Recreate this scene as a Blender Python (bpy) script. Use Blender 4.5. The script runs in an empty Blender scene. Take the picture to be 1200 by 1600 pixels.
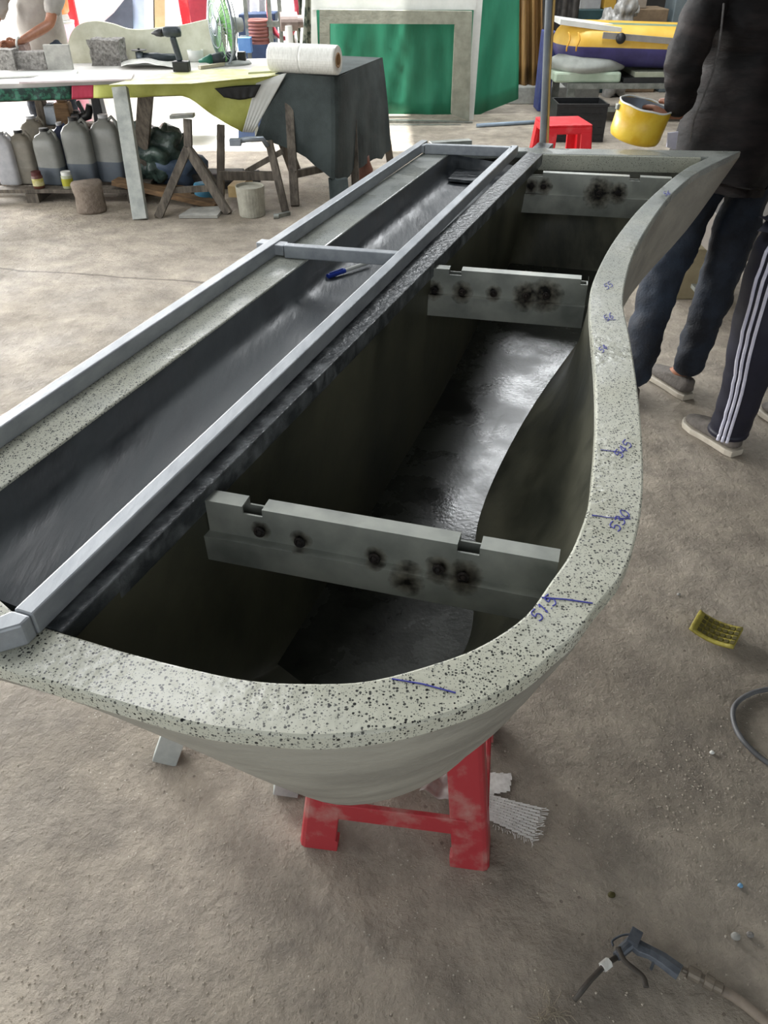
import bpy, bmesh, math, random
from mathutils import Vector, Matrix, noise
random.seed(7)
R = math.radians
C = bpy.context.scene.collection
# ------------------------------------------------------------------ camera, world, lights, exposure
TH = R(37); F = 1200.0; H = 1.6
cam = bpy.data.cameras.new('camera'); cam.sensor_fit = 'VERTICAL'; cam.sensor_height = 36; cam.lens = 27
cam.clip_start = .05; cam.clip_end = 200
co = bpy.data.objects.new('camera', cam); C.objects.link(co)
co.location = (0, 0, H); co.rotation_euler = (R(90) - TH, 0, 0)
bpy.context.scene.camera = co
sc = bpy.context.scene
sc.view_settings.view_transform = 'Standard'; sc.view_settings.look = 'None'
sc.view_settings.gamma = 1; sc.view_settings.exposure = 0.4
w = bpy.data.worlds.new('sky'); sc.world = w; w.use_nodes = True
bg = w.node_tree.nodes['Background']; bg.inputs[0].default_value = (.86, .93, 1, 1); bg.inputs[1].default_value = .75

def area(name, loc, rot, sx, sy, power, col=(1, 1, 1)):
    l = bpy.data.lights.new(name, 'AREA'); l.shape = 'RECTANGLE'; l.size = sx; l.size_y = sy
    l.energy = power; l.color = col
    o = bpy.data.objects.new(name, l); C.objects.link(o); o.location = loc; o.rotation_euler = rot
    return o
# daylight that comes through the openings of the shed
area('daylight_left_opening', (-6.4, 4.0, 2.0), (R(90), 0, R(-90)), 7, 3.4, 300, (1, .98, .95))
area('daylight_back_opening', (-3.6, 9.4, 2.4), (R(-90), 0, 0), 4.5, 3.6, 330, (1, .99, .97))
area('daylight_corner_opening', (-6.0, 8.6, 2.3), (R(82), 0, R(-143)), 1.6, 2.6, 520, (1, .985, .96))
area('rooflight_ahead', (1.5, 8.3, 4.85), (0, 0, 0), 1.5, 2.2, 170, (.95, .98, 1))
area('rooflight_far', (2.1, 11.2, 4.85), (0, 0, 0), 1.4, 1.0, 80, (.95, .98, 1))
area('rooflight_near', (-1.6, 3.2, 4.85), (0, 0, 0), 1.2, 2.6, 60, (.97, .98, 1))
area('daylight_behind', (1.0, -4.6, 2.4), (R(90), 0, 0), 6, 3, 30, (1, .96, .9))
sun = bpy.data.lights.new('sun', 'SUN'); sun.energy = 9; sun.angle = R(1)
so = bpy.data.objects.new('sun', sun); C.objects.link(so); so.rotation_euler = (R(5), R(-3), 0)

# ------------------------------------------------------------------ helpers
FW = Vector((0, math.cos(TH), -math.sin(TH))); UP = Vector((0, math.sin(TH), math.cos(TH)))
EYE = Vector((0, 0, H))
def ray(x, y): return Vector(((x - 600) / F, 0, 0)) + UP * ((800 - y) / F) + FW
def P(x, y, z=0.0):
    d = ray(x, y); return EYE + d * ((z - H) / d.z)
def Q(x, y, Y):
    d = ray(x, y); return EYE + d * (Y / d.y)

def lin(c):
    if isinstance(c, str):
        c = [int(c[i:i + 2], 16) / 255 for i in (0, 2, 4)]
    return tuple(((v / 12.92) if v <= .04045 else ((v + .055) / 1.055) ** 2.4) for v in c) + (1,)

MATS = {}
def mat(name, c1, c2=None, rough=.6, metal=0, scale=8, bump=0, bscale=None, detail=6, stretch=None, thr=(.35, .65), rough2=None, spec=.5, alpha=1, trans=0):
    if name in MATS: return MATS[name]
    m = bpy.data.materials.new(name); m.use_nodes = True; MATS[name] = m
    nt = m.node_tree; N = nt.nodes; L = nt.links; b = N['Principled BSDF']
    b.inputs['Roughness'].default_value = rough; b.inputs['Metallic'].default_value = metal
    b.inputs['Specular IOR Level'].default_value = spec
    b.inputs['Alpha'].default_value = alpha; b.inputs['Transmission Weight'].default_value = trans
    tc = N.new('ShaderNodeTexCoord'); mp = N.new('ShaderNodeMapping'); L.new(tc.outputs['Object'], mp.inputs[0])
    if stretch: mp.inputs['Scale'].default_value = stretch
    nz = N.new('ShaderNodeTexNoise'); nz.inputs['Scale'].default_value = scale; nz.inputs['Detail'].default_value = detail
    nz.inputs['Roughness'].default_value = .62
    L.new(mp.outputs[0], nz.inputs['Vector'])
    cr = N.new('ShaderNodeValToRGB'); L.new(nz.outputs[0], cr.inputs[0])
    cr.color_ramp.elements[0].position = thr[0]; cr.color_ramp.elements[1].position = thr[1]
    cr.color_ramp.elements[0].color = lin(c1); cr.color_ramp.elements[1].color = lin(c2 or c1)
    L.new(cr.outputs[0], b.inputs['Base Color'])
    if rough2 is not None:
        mr = N.new('ShaderNodeMapRange'); L.new(nz.outputs[0], mr.inputs[0])
        mr.inputs[1].default_value = thr[0]; mr.inputs[2].default_value = thr[1]; mr.inputs[3].default_value = rough; mr.inputs[4].default_value = rough2
        L.new(mr.outputs[0], b.inputs['Roughness'])
    if bump:
        n2 = N.new('ShaderNodeTexNoise'); n2.inputs['Scale'].default_value = bscale or scale * 3; n2.inputs['Detail'].default_value = 5
        L.new(mp.outputs[0], n2.inputs['Vector'])
        bp = N.new('ShaderNodeBump'); bp.inputs['Strength'].default_value = bump; bp.inputs['Distance'].default_value = .01
        L.new(n2.outputs[0], bp.inputs['Height']); L.new(bp.outputs[0], b.inputs['Normal'])
    m['cr'] = 1
    return m

def mixcol(nt, fac, a, b):
    n = nt.nodes.new('ShaderNodeMix'); n.data_type = 'RGBA'
    for sock, v in ((n.inputs[0], fac), (n.inputs[6], a), (n.inputs[7], b)):
        if hasattr(v, 'node'): nt.links.new(v, sock)
        else: sock.default_value = v
    return n.outputs[2]
def mth(nt, op, a, b=0.0, c=None):
    n = nt.nodes.new('ShaderNodeMath'); n.operation = op
    for i, v in enumerate((a, b, c)):
        if v is None: continue
        if hasattr(v, 'node'): nt.links.new(v, n.inputs[i])
        else: n.inputs[i].default_value = v
    return n.outputs[0]

class B:
    def __init__(s): s.m = bmesh.new()
    def face(s, vs, mi=0):
        try: f = s.m.faces.new(vs); f.material_index = mi; return f
        except ValueError: return None
    def v(s, p): return s.m.verts.new(Vector(p))
    def box(s, c, size, rot=None, mi=0, taper=1.0):
        c = Vector(c); M = rot.to_matrix() if rot is not None else Matrix.Identity(3); vs = []
        for dz in (-1, 1):
            k = taper if dz > 0 else 1
            for dx, dy in ((-1, -1), (1, -1), (1, 1), (-1, 1)):
                vs.append(s.v(c + M @ Vector((dx * size[0] / 2 * k, dy * size[1] / 2 * k, dz * size[2] / 2))))
        for f in ((3, 2, 1, 0), (4, 5, 6, 7), (0, 1, 5, 4), (1, 2, 6, 5), (2, 3, 7, 6), (3, 0, 4, 7)): s.face([vs[i] for i in f], mi)
        return s
    def beam(s, a, b, w, h, up=(0, 0, 1), w2=None, h2=None, mi=0):
        a = Vector(a); b = Vector(b); d = (b - a).normalized(); sx = d.cross(Vector(up))
        if sx.length < 1e-4: sx = Vector((1, 0, 0))
        sx.normalize(); sy = sx.cross(d); rings = []
        for p, ww, hh in ((a, w, h), (b, w2 or w, h2 or h)):
            rings.append([s.v(p + sx * (i * ww / 2) + sy * (j * hh / 2)) for i, j in ((-1, -1), (1, -1), (1, 1), (-1, 1))])
        for i in range(4): s.face([rings[0][i], rings[0][(i + 1) % 4], rings[1][(i + 1) % 4], rings[1][i]], mi)
        s.face(rings[0][::-1], mi); s.face(rings[1], mi); return s
    def loft(s, rings, cap0=True, cap1=True, close=True, mi=0):
        rr = [[s.v(p) for p in r] for r in rings]; n = len(rr[0])
        for a, b in zip(rr, rr[1:]):
            for i in range(n if close else n - 1):
                s.face([a[i], a[(i + 1) % n], b[(i + 1) % n], b[i]], mi)
        if cap0: s.face(rr[0][::-1], mi)
        if cap1: s.face(rr[-1], mi)
        return s
    def tube(s, pts, r, n=10, r2=None, closed=False, flat=1.0, mi=0):
        pts = [Vector(p) for p in pts]; rings = []; up = None
        rs = r if isinstance(r, (list, tuple)) else [r] * len(pts)
        for i, p in enumerate(pts):
            if closed: d = pts[(i + 1) % len(pts)] - pts[i - 1]
            else: d = pts[min(i + 1, len(pts) - 1)] - pts[max(i - 1, 0)]
            d.normalize()
            if up is None:
                up = Vector((0, 0, 1)) if abs(d.z) < .9 else Vector((0, 1, 0))
            sx = d.cross(up).normalized(); sy = sx.cross(d).normalized(); up = sy
            rings.append([p + (sx * math.cos(t) + sy * math.sin(t) * flat) * rs[i] for t in [2 * math.pi * k / n for k in range(n)]])
        if closed: rings.append(rings[0])
        return s.loft(rings, not closed, not closed, mi=mi)
    def cyl(s, a, b, r, r2=None, n=20, mi=0): return s.tube([a, b], [r, r if r2 is None else r2], n, mi=mi)
    def lathe(s, prof, o=(0, 0, 0), M=None, n=28, mi=0, cap0=True, cap1=True):
        M = M or Matrix.Identity(3); o = Vector(o)
        return s.loft([[o + M @ Vector((r * math.cos(t), r * math.sin(t), z)) for t in [2 * math.pi * k / n for k in range(n)]] for r, z in prof], cap0, cap1, mi=mi)
    def prism(s, pts, off, mi=0):
        off = Vector(off); a = [s.v(p) for p in pts]; b = [s.v(Vector(p) + off) for p in pts]; n = len(a)
        s.face(a[::-1], mi); s.face(b, mi)
        for i in range(n): s.face([a[i], a[(i + 1) % n], b[(i + 1) % n], b[i]], mi)
        return s
    def blob(s, c, rad, amp=.15, seed=0, sub=2, fr=1.6, flatbottom=None):
        r = bmesh.ops.create_icosphere(s.m, subdivisions=sub, radius=1)
        for v in r['verts']:
            n = noise.noise(v.co * fr + Vector((seed * 7.3, seed * 1.7, 0)))
            p = v.co * (1 + amp * n * 2)
            if flatbottom is not None: p.z = max(p.z, flatbottom)
            v.co = Vector(c) + Vector((p.x * rad[0], p.y * rad[1], p.z * rad[2]))
        return s
    def grid(s, fn, nu, nv, mi=0):
        g = [[s.v(fn(i / nu, j / nv)) for j in range(nv + 1)] for i in range(nu + 1)]
        for i in range(nu):
            for j in range(nv): s.face([g[i][j], g[i + 1][j], g[i + 1][j + 1], g[i][j + 1]], mi)
        return s
    def done(s, name, m, parent=None, smooth=False, bevel=0, sub=0, solid=0, label=None, recalc=True, stuff=False):
        if recalc: bmesh.ops.recalc_face_normals(s.m, faces=s.m.faces)
        me = bpy.data.meshes.new(name); s.m.to_mesh(me); s.m.free()
        for mm in (m if isinstance(m, (list, tuple)) else [m]): me.materials.append(mm)
        o = bpy.data.objects.new(name, me); C.objects.link(o)
        if smooth:
            for p in me.polygons: p.use_smooth = True
        if solid:
            md = o.modifiers.new('solid', 'SOLIDIFY'); md.thickness = solid; md.offset = 0
        if bevel:
            md = o.modifiers.new('bevel', 'BEVEL'); md.width = bevel; md.segments = 2; md.limit_method = 'ANGLE'; md.angle_limit = R(40)
        if sub:
            md = o.modifiers.new('sub', 'SUBSURF'); md.levels = sub; md.render_levels = sub
        if parent is not None: put(o, parent)
        if label: o['label'] = label
        if stuff: o['kind'] = 'stuff'
        return o
def wpos(o):
    p = Vector((0, 0, 0))
    while o is not None:
        if o.type == 'EMPTY': p += o.location
        o = o.parent
    return p
def put(o, parent):
    o.parent = parent
    if parent.type == 'EMPTY': o.matrix_parent_inverse = Matrix.Translation(-parent.location)
def thing(name, label, cat, loc=(0, 0, 0), group=None):
    o = bpy.data.objects.new(name, None); C.objects.link(o); o.location = loc; o.empty_display_size = .05
    return tag(o, label, cat, group)
def tag(o, label, cat, group=None):
    o['label'] = label; o['category'] = cat
    if group: o['group'] = group
    return o
def struct(o): o['kind'] = 'structure'; return o
def copy_tree(o, loc=None, rz=None, parent=None, scale=None):
    c = o.copy(); C.objects.link(c)
    if parent is not None: c.parent = parent
    if loc is not None: c.location = loc
    if rz is not None: c.rotation_euler = (0, 0, rz)
    if scale is not None: c.scale = scale
    for ch in list(o.children): copy_tree(ch, parent=c)
    return c
def cr(pts, n=6, closed=False):
    """smooth polyline through tuples of any length"""
    out = []; N = len(pts)
    rng = range(N if closed else N - 1)
    for i in rng:
        p1, p2 = pts[i], pts[(i + 1) % N]
        p0 = pts[i - 1] if (i > 0 or closed) else [2 * a - b for a, b in zip(p1, p2)]
        p3 = pts[(i + 2) % N] if (i + 2 < N or closed) else [2 * b - a for a, b in zip(p1, p2)]
        for k in range(n):
            t = k / n
            out.append(tuple(.5 * (2 * b + (c - a) * t + (2 * a - 5 * b + 4 * c - d) * t * t + (3 * b - a - 3 * c + d) * t ** 3) for a, b, c, d in zip(p0, p1, p2, p3)))
    if not closed: out.append(tuple(pts[-1]))
    return out

# ------------------------------------------------------------------ materials
def floor_mat():
    m = bpy.data.materials.new('dusty_concrete'); m.use_nodes = True; nt = m.node_tree; N = nt.nodes; L = nt.links; b = N['Principled BSDF']
    tc = N.new('ShaderNodeTexCoord'); co = tc.outputs['Object']
    def nz(s, d=8, r=.6, off=None):
        n = N.new('ShaderNodeTexNoise'); n.inputs['Scale'].default_value = s; n.inputs['Detail'].default_value = d; n.inputs['Roughness'].default_value = r
        L.new(co, n.inputs['Vector']); return n.outputs[0]
    def ramp(x, a, bb, ca, cb):
        r = N.new('ShaderNodeValToRGB'); L.new(x, r.inputs[0]); r.color_ramp.elements[0].position = a; r.color_ramp.elements[1].position = bb
        r.color_ramp.elements[0].color = ca; r.color_ramp.elements[1].color = cb; return r.outputs[0]
    big = ramp(nz(1.3), .35, .68, lin('8e8578'), lin('b5ab9d'))
    mid = ramp(nz(6, 10, .7), .38, .62, (.66, .65, .64, 1), (1.14, 1.13, 1.1, 1))
    mul = N.new('ShaderNodeMix'); mul.data_type = 'RGBA'; mul.blend_type = 'MULTIPLY'; mul.inputs[0].default_value = .9
    L.new(big, mul.inputs[6]); L.new(mid, mul.inputs[7]); c = mul.outputs[2]
    vo = N.new('ShaderNodeTexVoronoi'); vo.inputs['Scale'].default_value = 26; L.new(co, vo.inputs['Vector'])
    sp = mth(nt, 'LESS_THAN', vo.outputs['Distance'], .11)
    msk = mth(nt, 'GREATER_THAN', nz(3, 3), .56)
    sp = mth(nt, 'MULTIPLY', sp, msk)
    c = mixcol(nt, mth(nt, 'MULTIPLY', sp, .55), c, lin('55493f'))
    vo2 = N.new('ShaderNodeTexVoronoi'); vo2.inputs['Scale'].default_value = 60; L.new(co, vo2.inputs['Vector'])
    s2 = mth(nt, 'MULTIPLY', mth(nt, 'LESS_THAN', vo2.outputs['Distance'], .1), mth(nt, 'GREATER_THAN', nz(2.2, 3), .52))
    c = mixcol(nt, mth(nt, 'MULTIPLY', s2, .7), c, lin('d8d2c6'))
    # old saw-cut joint and one hairline scratch across the slab
    sx = N.new('ShaderNodeSeparateXYZ'); L.new(co, sx.inputs[0])
    a, bb = P(0, 420), P(340, 443)
    k = (bb.y - a.y) / (bb.x - a.x)
    ln = mth(nt, 'SUBTRACT', sx.outputs[1], mth(nt, 'MULTIPLY_ADD', sx.outputs[0], k, a.y - k * a.x))
    wob = mth(nt, 'MULTIPLY', mth(nt, 'SUBTRACT', nz(2.5, 3), .5), .12)
    ln = mth(nt, 'ABSOLUTE', mth(nt, 'ADD', ln, wob))
    jt = mth(nt, 'LESS_THAN', ln, .012)
    jt = mth(nt, 'MULTIPLY', jt, mth(nt, 'LESS_THAN', sx.outputs[0], -.6))
    c = mixcol(nt, mth(nt, 'MULTIPLY', jt, .6), c, lin('4a413a'))
    L.new(c, b.inputs['Base Color'])
    rg = N.new('ShaderNodeMapRange'); L.new(nz(2.2), rg.inputs[0]); rg.inputs[1].default_value = .3; rg.inputs[2].default_value = .7
    rg.inputs[3].default_value = .55; rg.inputs[4].default_value = .9; L.new(rg.outputs[0], b.inputs['Roughness'])
    h = mth(nt, 'ADD', mth(nt, 'MULTIPLY', nz(45, 9, .7), .7), mth(nt, 'MULTIPLY', nz(9, 6), 1.6))
    h = mth(nt, 'SUBTRACT', h, mth(nt, 'MULTIPLY', jt, .6))
    h = mth(nt, 'ADD', h, mth(nt, 'MULTIPLY', s2, .3))
    bp = N.new('ShaderNodeBump'); bp.inputs['Strength'].default_value = .9; bp.inputs['Distance'].default_value = .016
    L.new(h, bp.inputs['Height']); L.new(bp.outputs[0], b.inputs['Normal'])
    return m
def terrazzo(name, base, base2, speck, dens=.2, wet=False, rough=.55, fade=None):
    m = bpy.data.materials.new(name); m.use_nodes = True; nt = m.node_tree; N = nt.nodes; L = nt.links; b = N['Principled BSDF']
    tc = N.new('ShaderNodeTexCoord'); co = tc.outputs['Object']
    n = N.new('ShaderNodeTexNoise'); n.inputs['Scale'].default_value = 9; n.inputs['Detail'].default_value = 8; L.new(co, n.inputs['Vector'])
    r = N.new('ShaderNodeValToRGB'); L.new(n.outputs[0], r.inputs[0]); r.color_ramp.elements[0].position = .35; r.color_ramp.elements[1].position = .65
    r.color_ramp.elements[0].color = lin(base); r.color_ramp.elements[1].color = lin(base2); c = r.outputs[0]
    sx = N.new('ShaderNodeSeparateXYZ'); L.new(co, sx.inputs[0]); amt = 1.0
    if fade:
        mr = N.new('ShaderNodeMapRange'); L.new(sx.outputs[1], mr.inputs[0])
        mr.inputs[1].default_value = 1.0; mr.inputs[2].default_value = 2.3; mr.inputs[3].default_value = 0; mr.inputs[4].default_value = 1
        ff = mth(nt, 'MULTIPLY_ADD', mth(nt, 'SUBTRACT', n.outputs[0], .5), 1.3, mr.outputs[0]); cl = N.new('ShaderNodeClamp'); L.new(ff, cl.inputs[0])
        c = mixcol(nt, cl.outputs[0], c, lin(fade)); amt = mth(nt, 'SUBTRACT', 1, mth(nt, 'MULTIPLY', cl.outputs[0], .55))
    for sc_, th_, col, k in ((300, dens * 1.2, speck, .95), (480, dens * 1.15, '7d7f78', .8), (140, dens * .62, '1b1c1c', 1)):
        v = N.new('ShaderNodeTexVoronoi'); v.inputs['Scale'].default_value = sc_; L.new(co, v.inputs['Vector'])
        s = N.new('ShaderNodeSeparateColor'); L.new(v.outputs['Color'], s.inputs[0])
        rad = mth(nt, 'MULTIPLY', mth(nt, 'POWER', s.outputs[0], 1.3), th_ * 2)
        q = mth(nt, 'MULTIPLY', mth(nt, 'LESS_THAN', v.outputs['Distance'], rad), mth(nt, 'MULTIPLY', amt, k))
        c = mixcol(nt, q, c, lin(col))
    L.new(c, b.inputs['Base Color'])
    if wet:
        n3 = N.new('ShaderNodeTexNoise'); n3.inputs['Scale'].default_value = 5; L.new(co, n3.inputs['Vector'])
        d = N.new('ShaderNodeMapRange'); L.new(n3.outputs[0], d.inputs[0]); d.inputs[1].default_value = .42; d.inputs[2].default_value = .6
        d.inputs[3].default_value = .22; d.inputs[4].default_value = rough; L.new(d.outputs[0], b.inputs['Roughness'])
    else: b.inputs['Roughness'].default_value = rough
    n2 = N.new('ShaderNodeTexNoise'); n2.inputs['Scale'].default_value = 60; L.new(co, n2.inputs['Vector'])
    bp = N.new('ShaderNodeBump'); bp.inputs['Strength'].default_value = .25; bp.inputs['Distance'].default_value = .004
    L.new(n2.outputs[0], bp.inputs['Height']); L.new(bp.outputs[0], b.inputs['Normal'])
    return m
M_floor = floor_mat()
M_rim = terrazzo('speckled_terrazzo', 'bfbfae', 'cfcfbf', '2a2b2b', .21, wet=True, rough=.6, fade='8e938e')
M_lip = terrazzo('grey_terrazzo', '9c9e90', 'b5b5a4', '383a38', .16, rough=.6)
M_shell = mat('cast_concrete', '86837a', 'a5a296', rough=.42, scale=5, bump=.3, bscale=30, rough2=.6, stretch=(1, 1, 2.5))
M_bfl = mat('wet_black_floor', '1c1e1b', '3c3e37', rough=.12, scale=5, bump=.05, bscale=110, rough2=.34, detail=10, thr=(.35, .62))
M_basin = mat('dark_wet_cement', '2b2d25', '5b5a4a', rough=.35, scale=3.2, bump=.12, bscale=25, rough2=.5, stretch=(2.5, .8, 1), detail=10)
M_gut = mat('dark_gutter_cement', '2e3236', '4c5154', rough=.3, scale=6, bump=.15, bscale=30, rough2=.6, stretch=(3, .6, 1))
M_div = mat('divider_cement', '33373a', '74787a', rough=.35, scale=22, bump=.3, bscale=70, thr=(.45, .72))
M_alu = mat('primed_aluminium', '8f9499', 'a5a9ad', rough=.42, metal=.35, scale=30, bump=.08, stretch=(1, .3, 1))
M_steel = mat('galvanised_steel', '6d716c', '979a93', rough=.4, metal=.55, scale=12, bump=.08, bscale=60)
M_char = mat('charred_weld', '0c0b0a', '2a2019', rough=.8, scale=60, bump=.5)
M_red = mat('dusty_red_plastic', 'a83238', 'b08a80', rough=.5, scale=11, bump=.1, thr=(.5, .74), detail=10)
M_redb = mat('bright_red_plastic', 'e8222f', 'f06a6a', rough=.45, scale=10, thr=(.5, .8))
M_dust = mat('scuffed_pink_dust', 'b9a092', 'a8665f', rough=.8, scale=30)
M_ink = mat('blue_ink', '2a2f8a', '3b3fa0', rough=.5, scale=40)
M_wood = mat('weathered_grey_timber', '453f38', '6f675c', rough=.8, scale=9, bump=.3, stretch=(4, 4, .7))
M_woodb = mat('brown_timber', '5a4630', '86694a', rough=.8, scale=9, bump=.3, stretch=(.7, 4, 4))
M_pale = mat('pale_painted_timber', '8e938f', 'adb0aa', rough=.6, scale=12, bump=.15)
M_dark = mat('black_plastic', '141516', '232426', rough=.45, scale=30)
M_white = mat('white_board', 'cfd1cb', 'e2e3de', rough=.6, scale=5)
M_stone = mat('split_stone', '5f5c58', '9a9792', rough=.85, scale=40, bump=.8, bscale=60)
M_tile = mat('sawn_grey_tile', '8e8e88', 'a5a49d', rough=.7, scale=20, bump=.2)
M_skin = mat('skin', '8a5c45', 'a06c52', rough=.5, scale=20, bump=.05)
M_hair = mat('black_hair', '0f0d0c', '1d1917', rough=.5, scale=60, bump=.6)
M_black = mat('black_knit', '0d0b0b', '2b2422', rough=.7, scale=7, bump=1, bscale=9, spec=.3, stretch=(.7, 1, 2.6), thr=(.42, .72))  # paler stretched streaks put the highlights of wrinkles into the knit's colour
M_thread = mat('pale_seam', '4c4a48', '6b6865', rough=.8, scale=60)
M_jean = mat('dark_denim', '10151f', '2c3a4c', rough=.75, scale=5, bump=.3, bscale=120, thr=(.4, .75))
M_navy = mat('navy_tracksuit', '0c0e20', '15182d', rough=.55, scale=6, bump=.2, bscale=12)
M_stripe = mat('white_stripe', 'c8c9dc', 'dcdcea', rough=.6, scale=20)
M_shoe = mat('grey_canvas', '55504b', '6d6761', rough=.8, scale=30, bump=.3)
M_sole = mat('off_white_sole', 'b3ab9c', 'c6bfb0', rough=.6, scale=20)
M_grey_shirt = mat('grey_shirt', '8d8984', 'aaa6a0', rough=.8, scale=5, bump=.35, bscale=10)
M_yel = mat('yellow_enamel', 'd2a51f', 'e0be3d', rough=.35, scale=16, bump=.1, thr=(.35, .6))
M_steelin = mat('dull_steel', '7f8790', '9aa1a8', rough=.4, metal=.5, scale=8)
M_green = mat('green_tarpaulin', '17684c', '2b8566', rough=.5, scale=2.5, bump=.3, bscale=6, stretch=(1.5, 1, .4))
M_net = mat('dark_green_netting', '222b2a', '3f4847', rough=.8, scale=3.5, bump=.5, bscale=160, detail=10)
M_frame = mat('mossy_cast_frame', '7e8073', '989a8b', rough=.8, scale=10, bump=.3)
M_film = mat('stretch_film', 'cfcfc8', 'e3e3dd', rough=.2, scale=30, stretch=(4, 1, 1))
M_card = mat('cardboard_core', '8a6b4a', 'a3835e', rough=.8, scale=20)

# ------------------------------------------------------------------ the setting
b = B(); b.prism([(-7, -5.4, -.1), (9, -5.4, -.1), (9, 12, -.1), (-.95, 12, -.1), (-1.3, 7.75, -.1), (-7, 7.75, -.1)], (0, 0, .1)); struct(b.done('floor', M_floor))
b = B(); b.box((-8, 19.8, -.16), (60, 24, .1)); struct(b.done('ground_outside', mat('pale_yard', 'd9d6ce', 'e8e5de', rough=.9, scale=3)))
M_roof = mat('corrugated_roof', '4c4f50', '63676a', rough=.6, scale=4)
b = B()
b.box((1, 1.0, 5.0), (15, 12.4, .08)); b.box((4.25, 9.7, 5.0), (8.5, 5.0, .08))
struct(b.done('ceiling', M_roof))
b = B(); b.box((4.6, 11.9, 2.5), (9.2, .12, 5)); struct(b.done('wall_back', mat('dark_back_wall', '23201d', '3a3733', rough=.9, scale=2)))
b = B(); b.box((8.4, 4, 2.5), (.12, 16, 5)); struct(b.done('wall_right', mat('grey_block_wall', '6a6761', '7f7b74', rough=.9, scale=4, bump=.3)))

# ------------------------------------------------------------------ the trough
T = thing('concrete_trough', 'long wavy-sided concrete trough with a speckled rim, resting on the tall red stool', 'trough', (0, 1.4, .5))
Z = 1.0
OUT = [(-60, 1020), (0, 1042), (133, 1083), (300, 1131), (400, 1145), (500, 1151), (608, 1140), (700, 1116), (767, 1090), (828, 1055), (870, 1018), (900, 992), (936, 944), (974, 896), (996, 832), (1005, 765), (1004, 690), (996, 604), (984, 525), (974, 475), (979, 432), (992, 392), (1014, 352), (1045, 309), (1082, 275), (1122, 253), (1158, 236)]
INN = [(97, 988), (150, 1004), (200, 1019), (295, 1043), (390, 1062), (485, 1067), (580, 1062), (688, 1033), (757, 1005), (821, 961), (862, 906), (890, 866), (909, 822), (921, 780), (927, 720), (931, 660), (930, 592), (923, 512), (921, 478), (924, 448), (940, 409), (961, 373), (994, 331), (1032, 294), (1070, 264), (1108, 245)]
outw = [P(x, y, Z) for x, y in cr(OUT, 4)]
innw = [P(x, y, Z) for x, y in cr(INN, 4)]
DD = Vector((.3685, .9296, 0))                       # the long direction
nl = Vector((-.9296, .3685, 0))                      # to the left of it
A = Vector((-.347, .582, Z)); LEN = 2.42
divr = lambda s: A + DD * s                           # right edge of the divider
lipi0 = Vector((-.52, .849, Z))
LW = .088
def lip_in(Y): return Vector((lipi0.x + (Y - lipi0.y) * .3755, Y, Z))
farL = P(843, 231, Z)
lo = [lip_in(y) + nl * LW for y in (2.93, 2.3, 1.6, 1.1, .80, .72)]
outer = outw + [farL, lip_in(2.93) + DD * .02 + nl * .04] + lo[:]
# hole: basin inner edge + straight far lip + gutter
hole = innw + [P(843, 240, Z), divr(2.43) + nl * .06, lip_in(2.84), lip_in(2.2), lip_in(1.5), lip_in(1.0), lip_in(.74) + nl * .0, Vector((-.395, .60, Z))]
def ring_slab(outer, inner, z0, z1, name, m, parent, bevel=.003):
    bm = bmesh.new()
    for zz in (z1, z0):
        ee = []
        for lp in (outer, inner):
            vs = [bm.verts.new((p.x, p.y, zz)) for p in lp]
            ee += [bm.edges.new((vs[i], vs[(i + 1) % len(vs)])) for i in range(len(vs))]
        bmesh.ops.triangle_fill(bm, use_beauty=True, use_dissolve=False, edges=ee)
    bb = B(); bb.m.free(); bb.m = bm
    bm.verts.ensure_lookup_table(); n = len(outer) + len(inner); vs = list(bm.verts)
    k = 0
    for lp in (outer, inner):
        for i in range(len(lp)):
            j = (i + 1) % len(lp)
            bb.face([vs[k + i], vs[k + j], vs[n + k + j], vs[n + k + i]])
        k += len(lp)
    return bb.done(name, m, parent, bevel=bevel)
rim = ring_slab(outer, hole, Z - .022, Z, 'rim', M_rim, T)

# stations of the outer shell: (x, y) top on the rim, bottom point
def resample(pts, n):
    L = [0]
    for a, c in zip(pts, pts[1:]): L.append(L[-1] + (Vector(c) - Vector(a)).length)
    out = []
    for i in range(n):
        t = L[-1] * i / (n - 1); k = 0
        while k < len(L) - 2 and L[k + 1] < t: k += 1
        f = (t - L[k]) / max(L[k + 1] - L[k], 1e-9); out.append(Vector(pts[k]).lerp(Vector(pts[k + 1]), f))
    return out
def gz(Y):
    k = [(0, .505), (1.8, .505), (2.08, .53), (2.42, .57), (2.64, .60), (2.9, .62), (9, .62)]
    for (a_, za), (b_, zb) in zip(k, k[1:]):
        if Y <= b_: return za + (zb - za) * (Y - a_) / (b_ - a_)
top_pairs = [  # (rim outer px, bottom world)
 ((-60, 1020), (-.52, .62, .92)), ((0, 1042), (-.46, .60, .92)), ((133, 1083), (-.36, .57, .92)), ((300, 1131), (-.22, .575, .82)), ((400, 1145), (-.14, .63, .68)),
 ((500, 1151), (-.06, .70, .54)), ((608, 1140), (.01, .74, .505)), ((700, 1116), (.09, .79, .505)), ((767, 1090), (.15, .87, .505)),
 ((828, 1055), (.20, .96, .505)), ((900, 992), (.235, 1.08, .505)), ((974, 896), (.25, 1.24, .505)), ((1005, 765), (.28, 1.42, .505)),
 ((996, 604), (.38, 1.70, .505)), ((974, 475), (.60, 2.08, .54)), ((1014, 352), (.80, 2.42, .66)), ((1082, 275), (1.02, 2.64, .80)), ((1158, 236), (1.215, 2.85, .965))]
tp = cr([tuple(P(x, y, Z)) + bt for (x, y), bt in top_pairs], 4)
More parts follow.
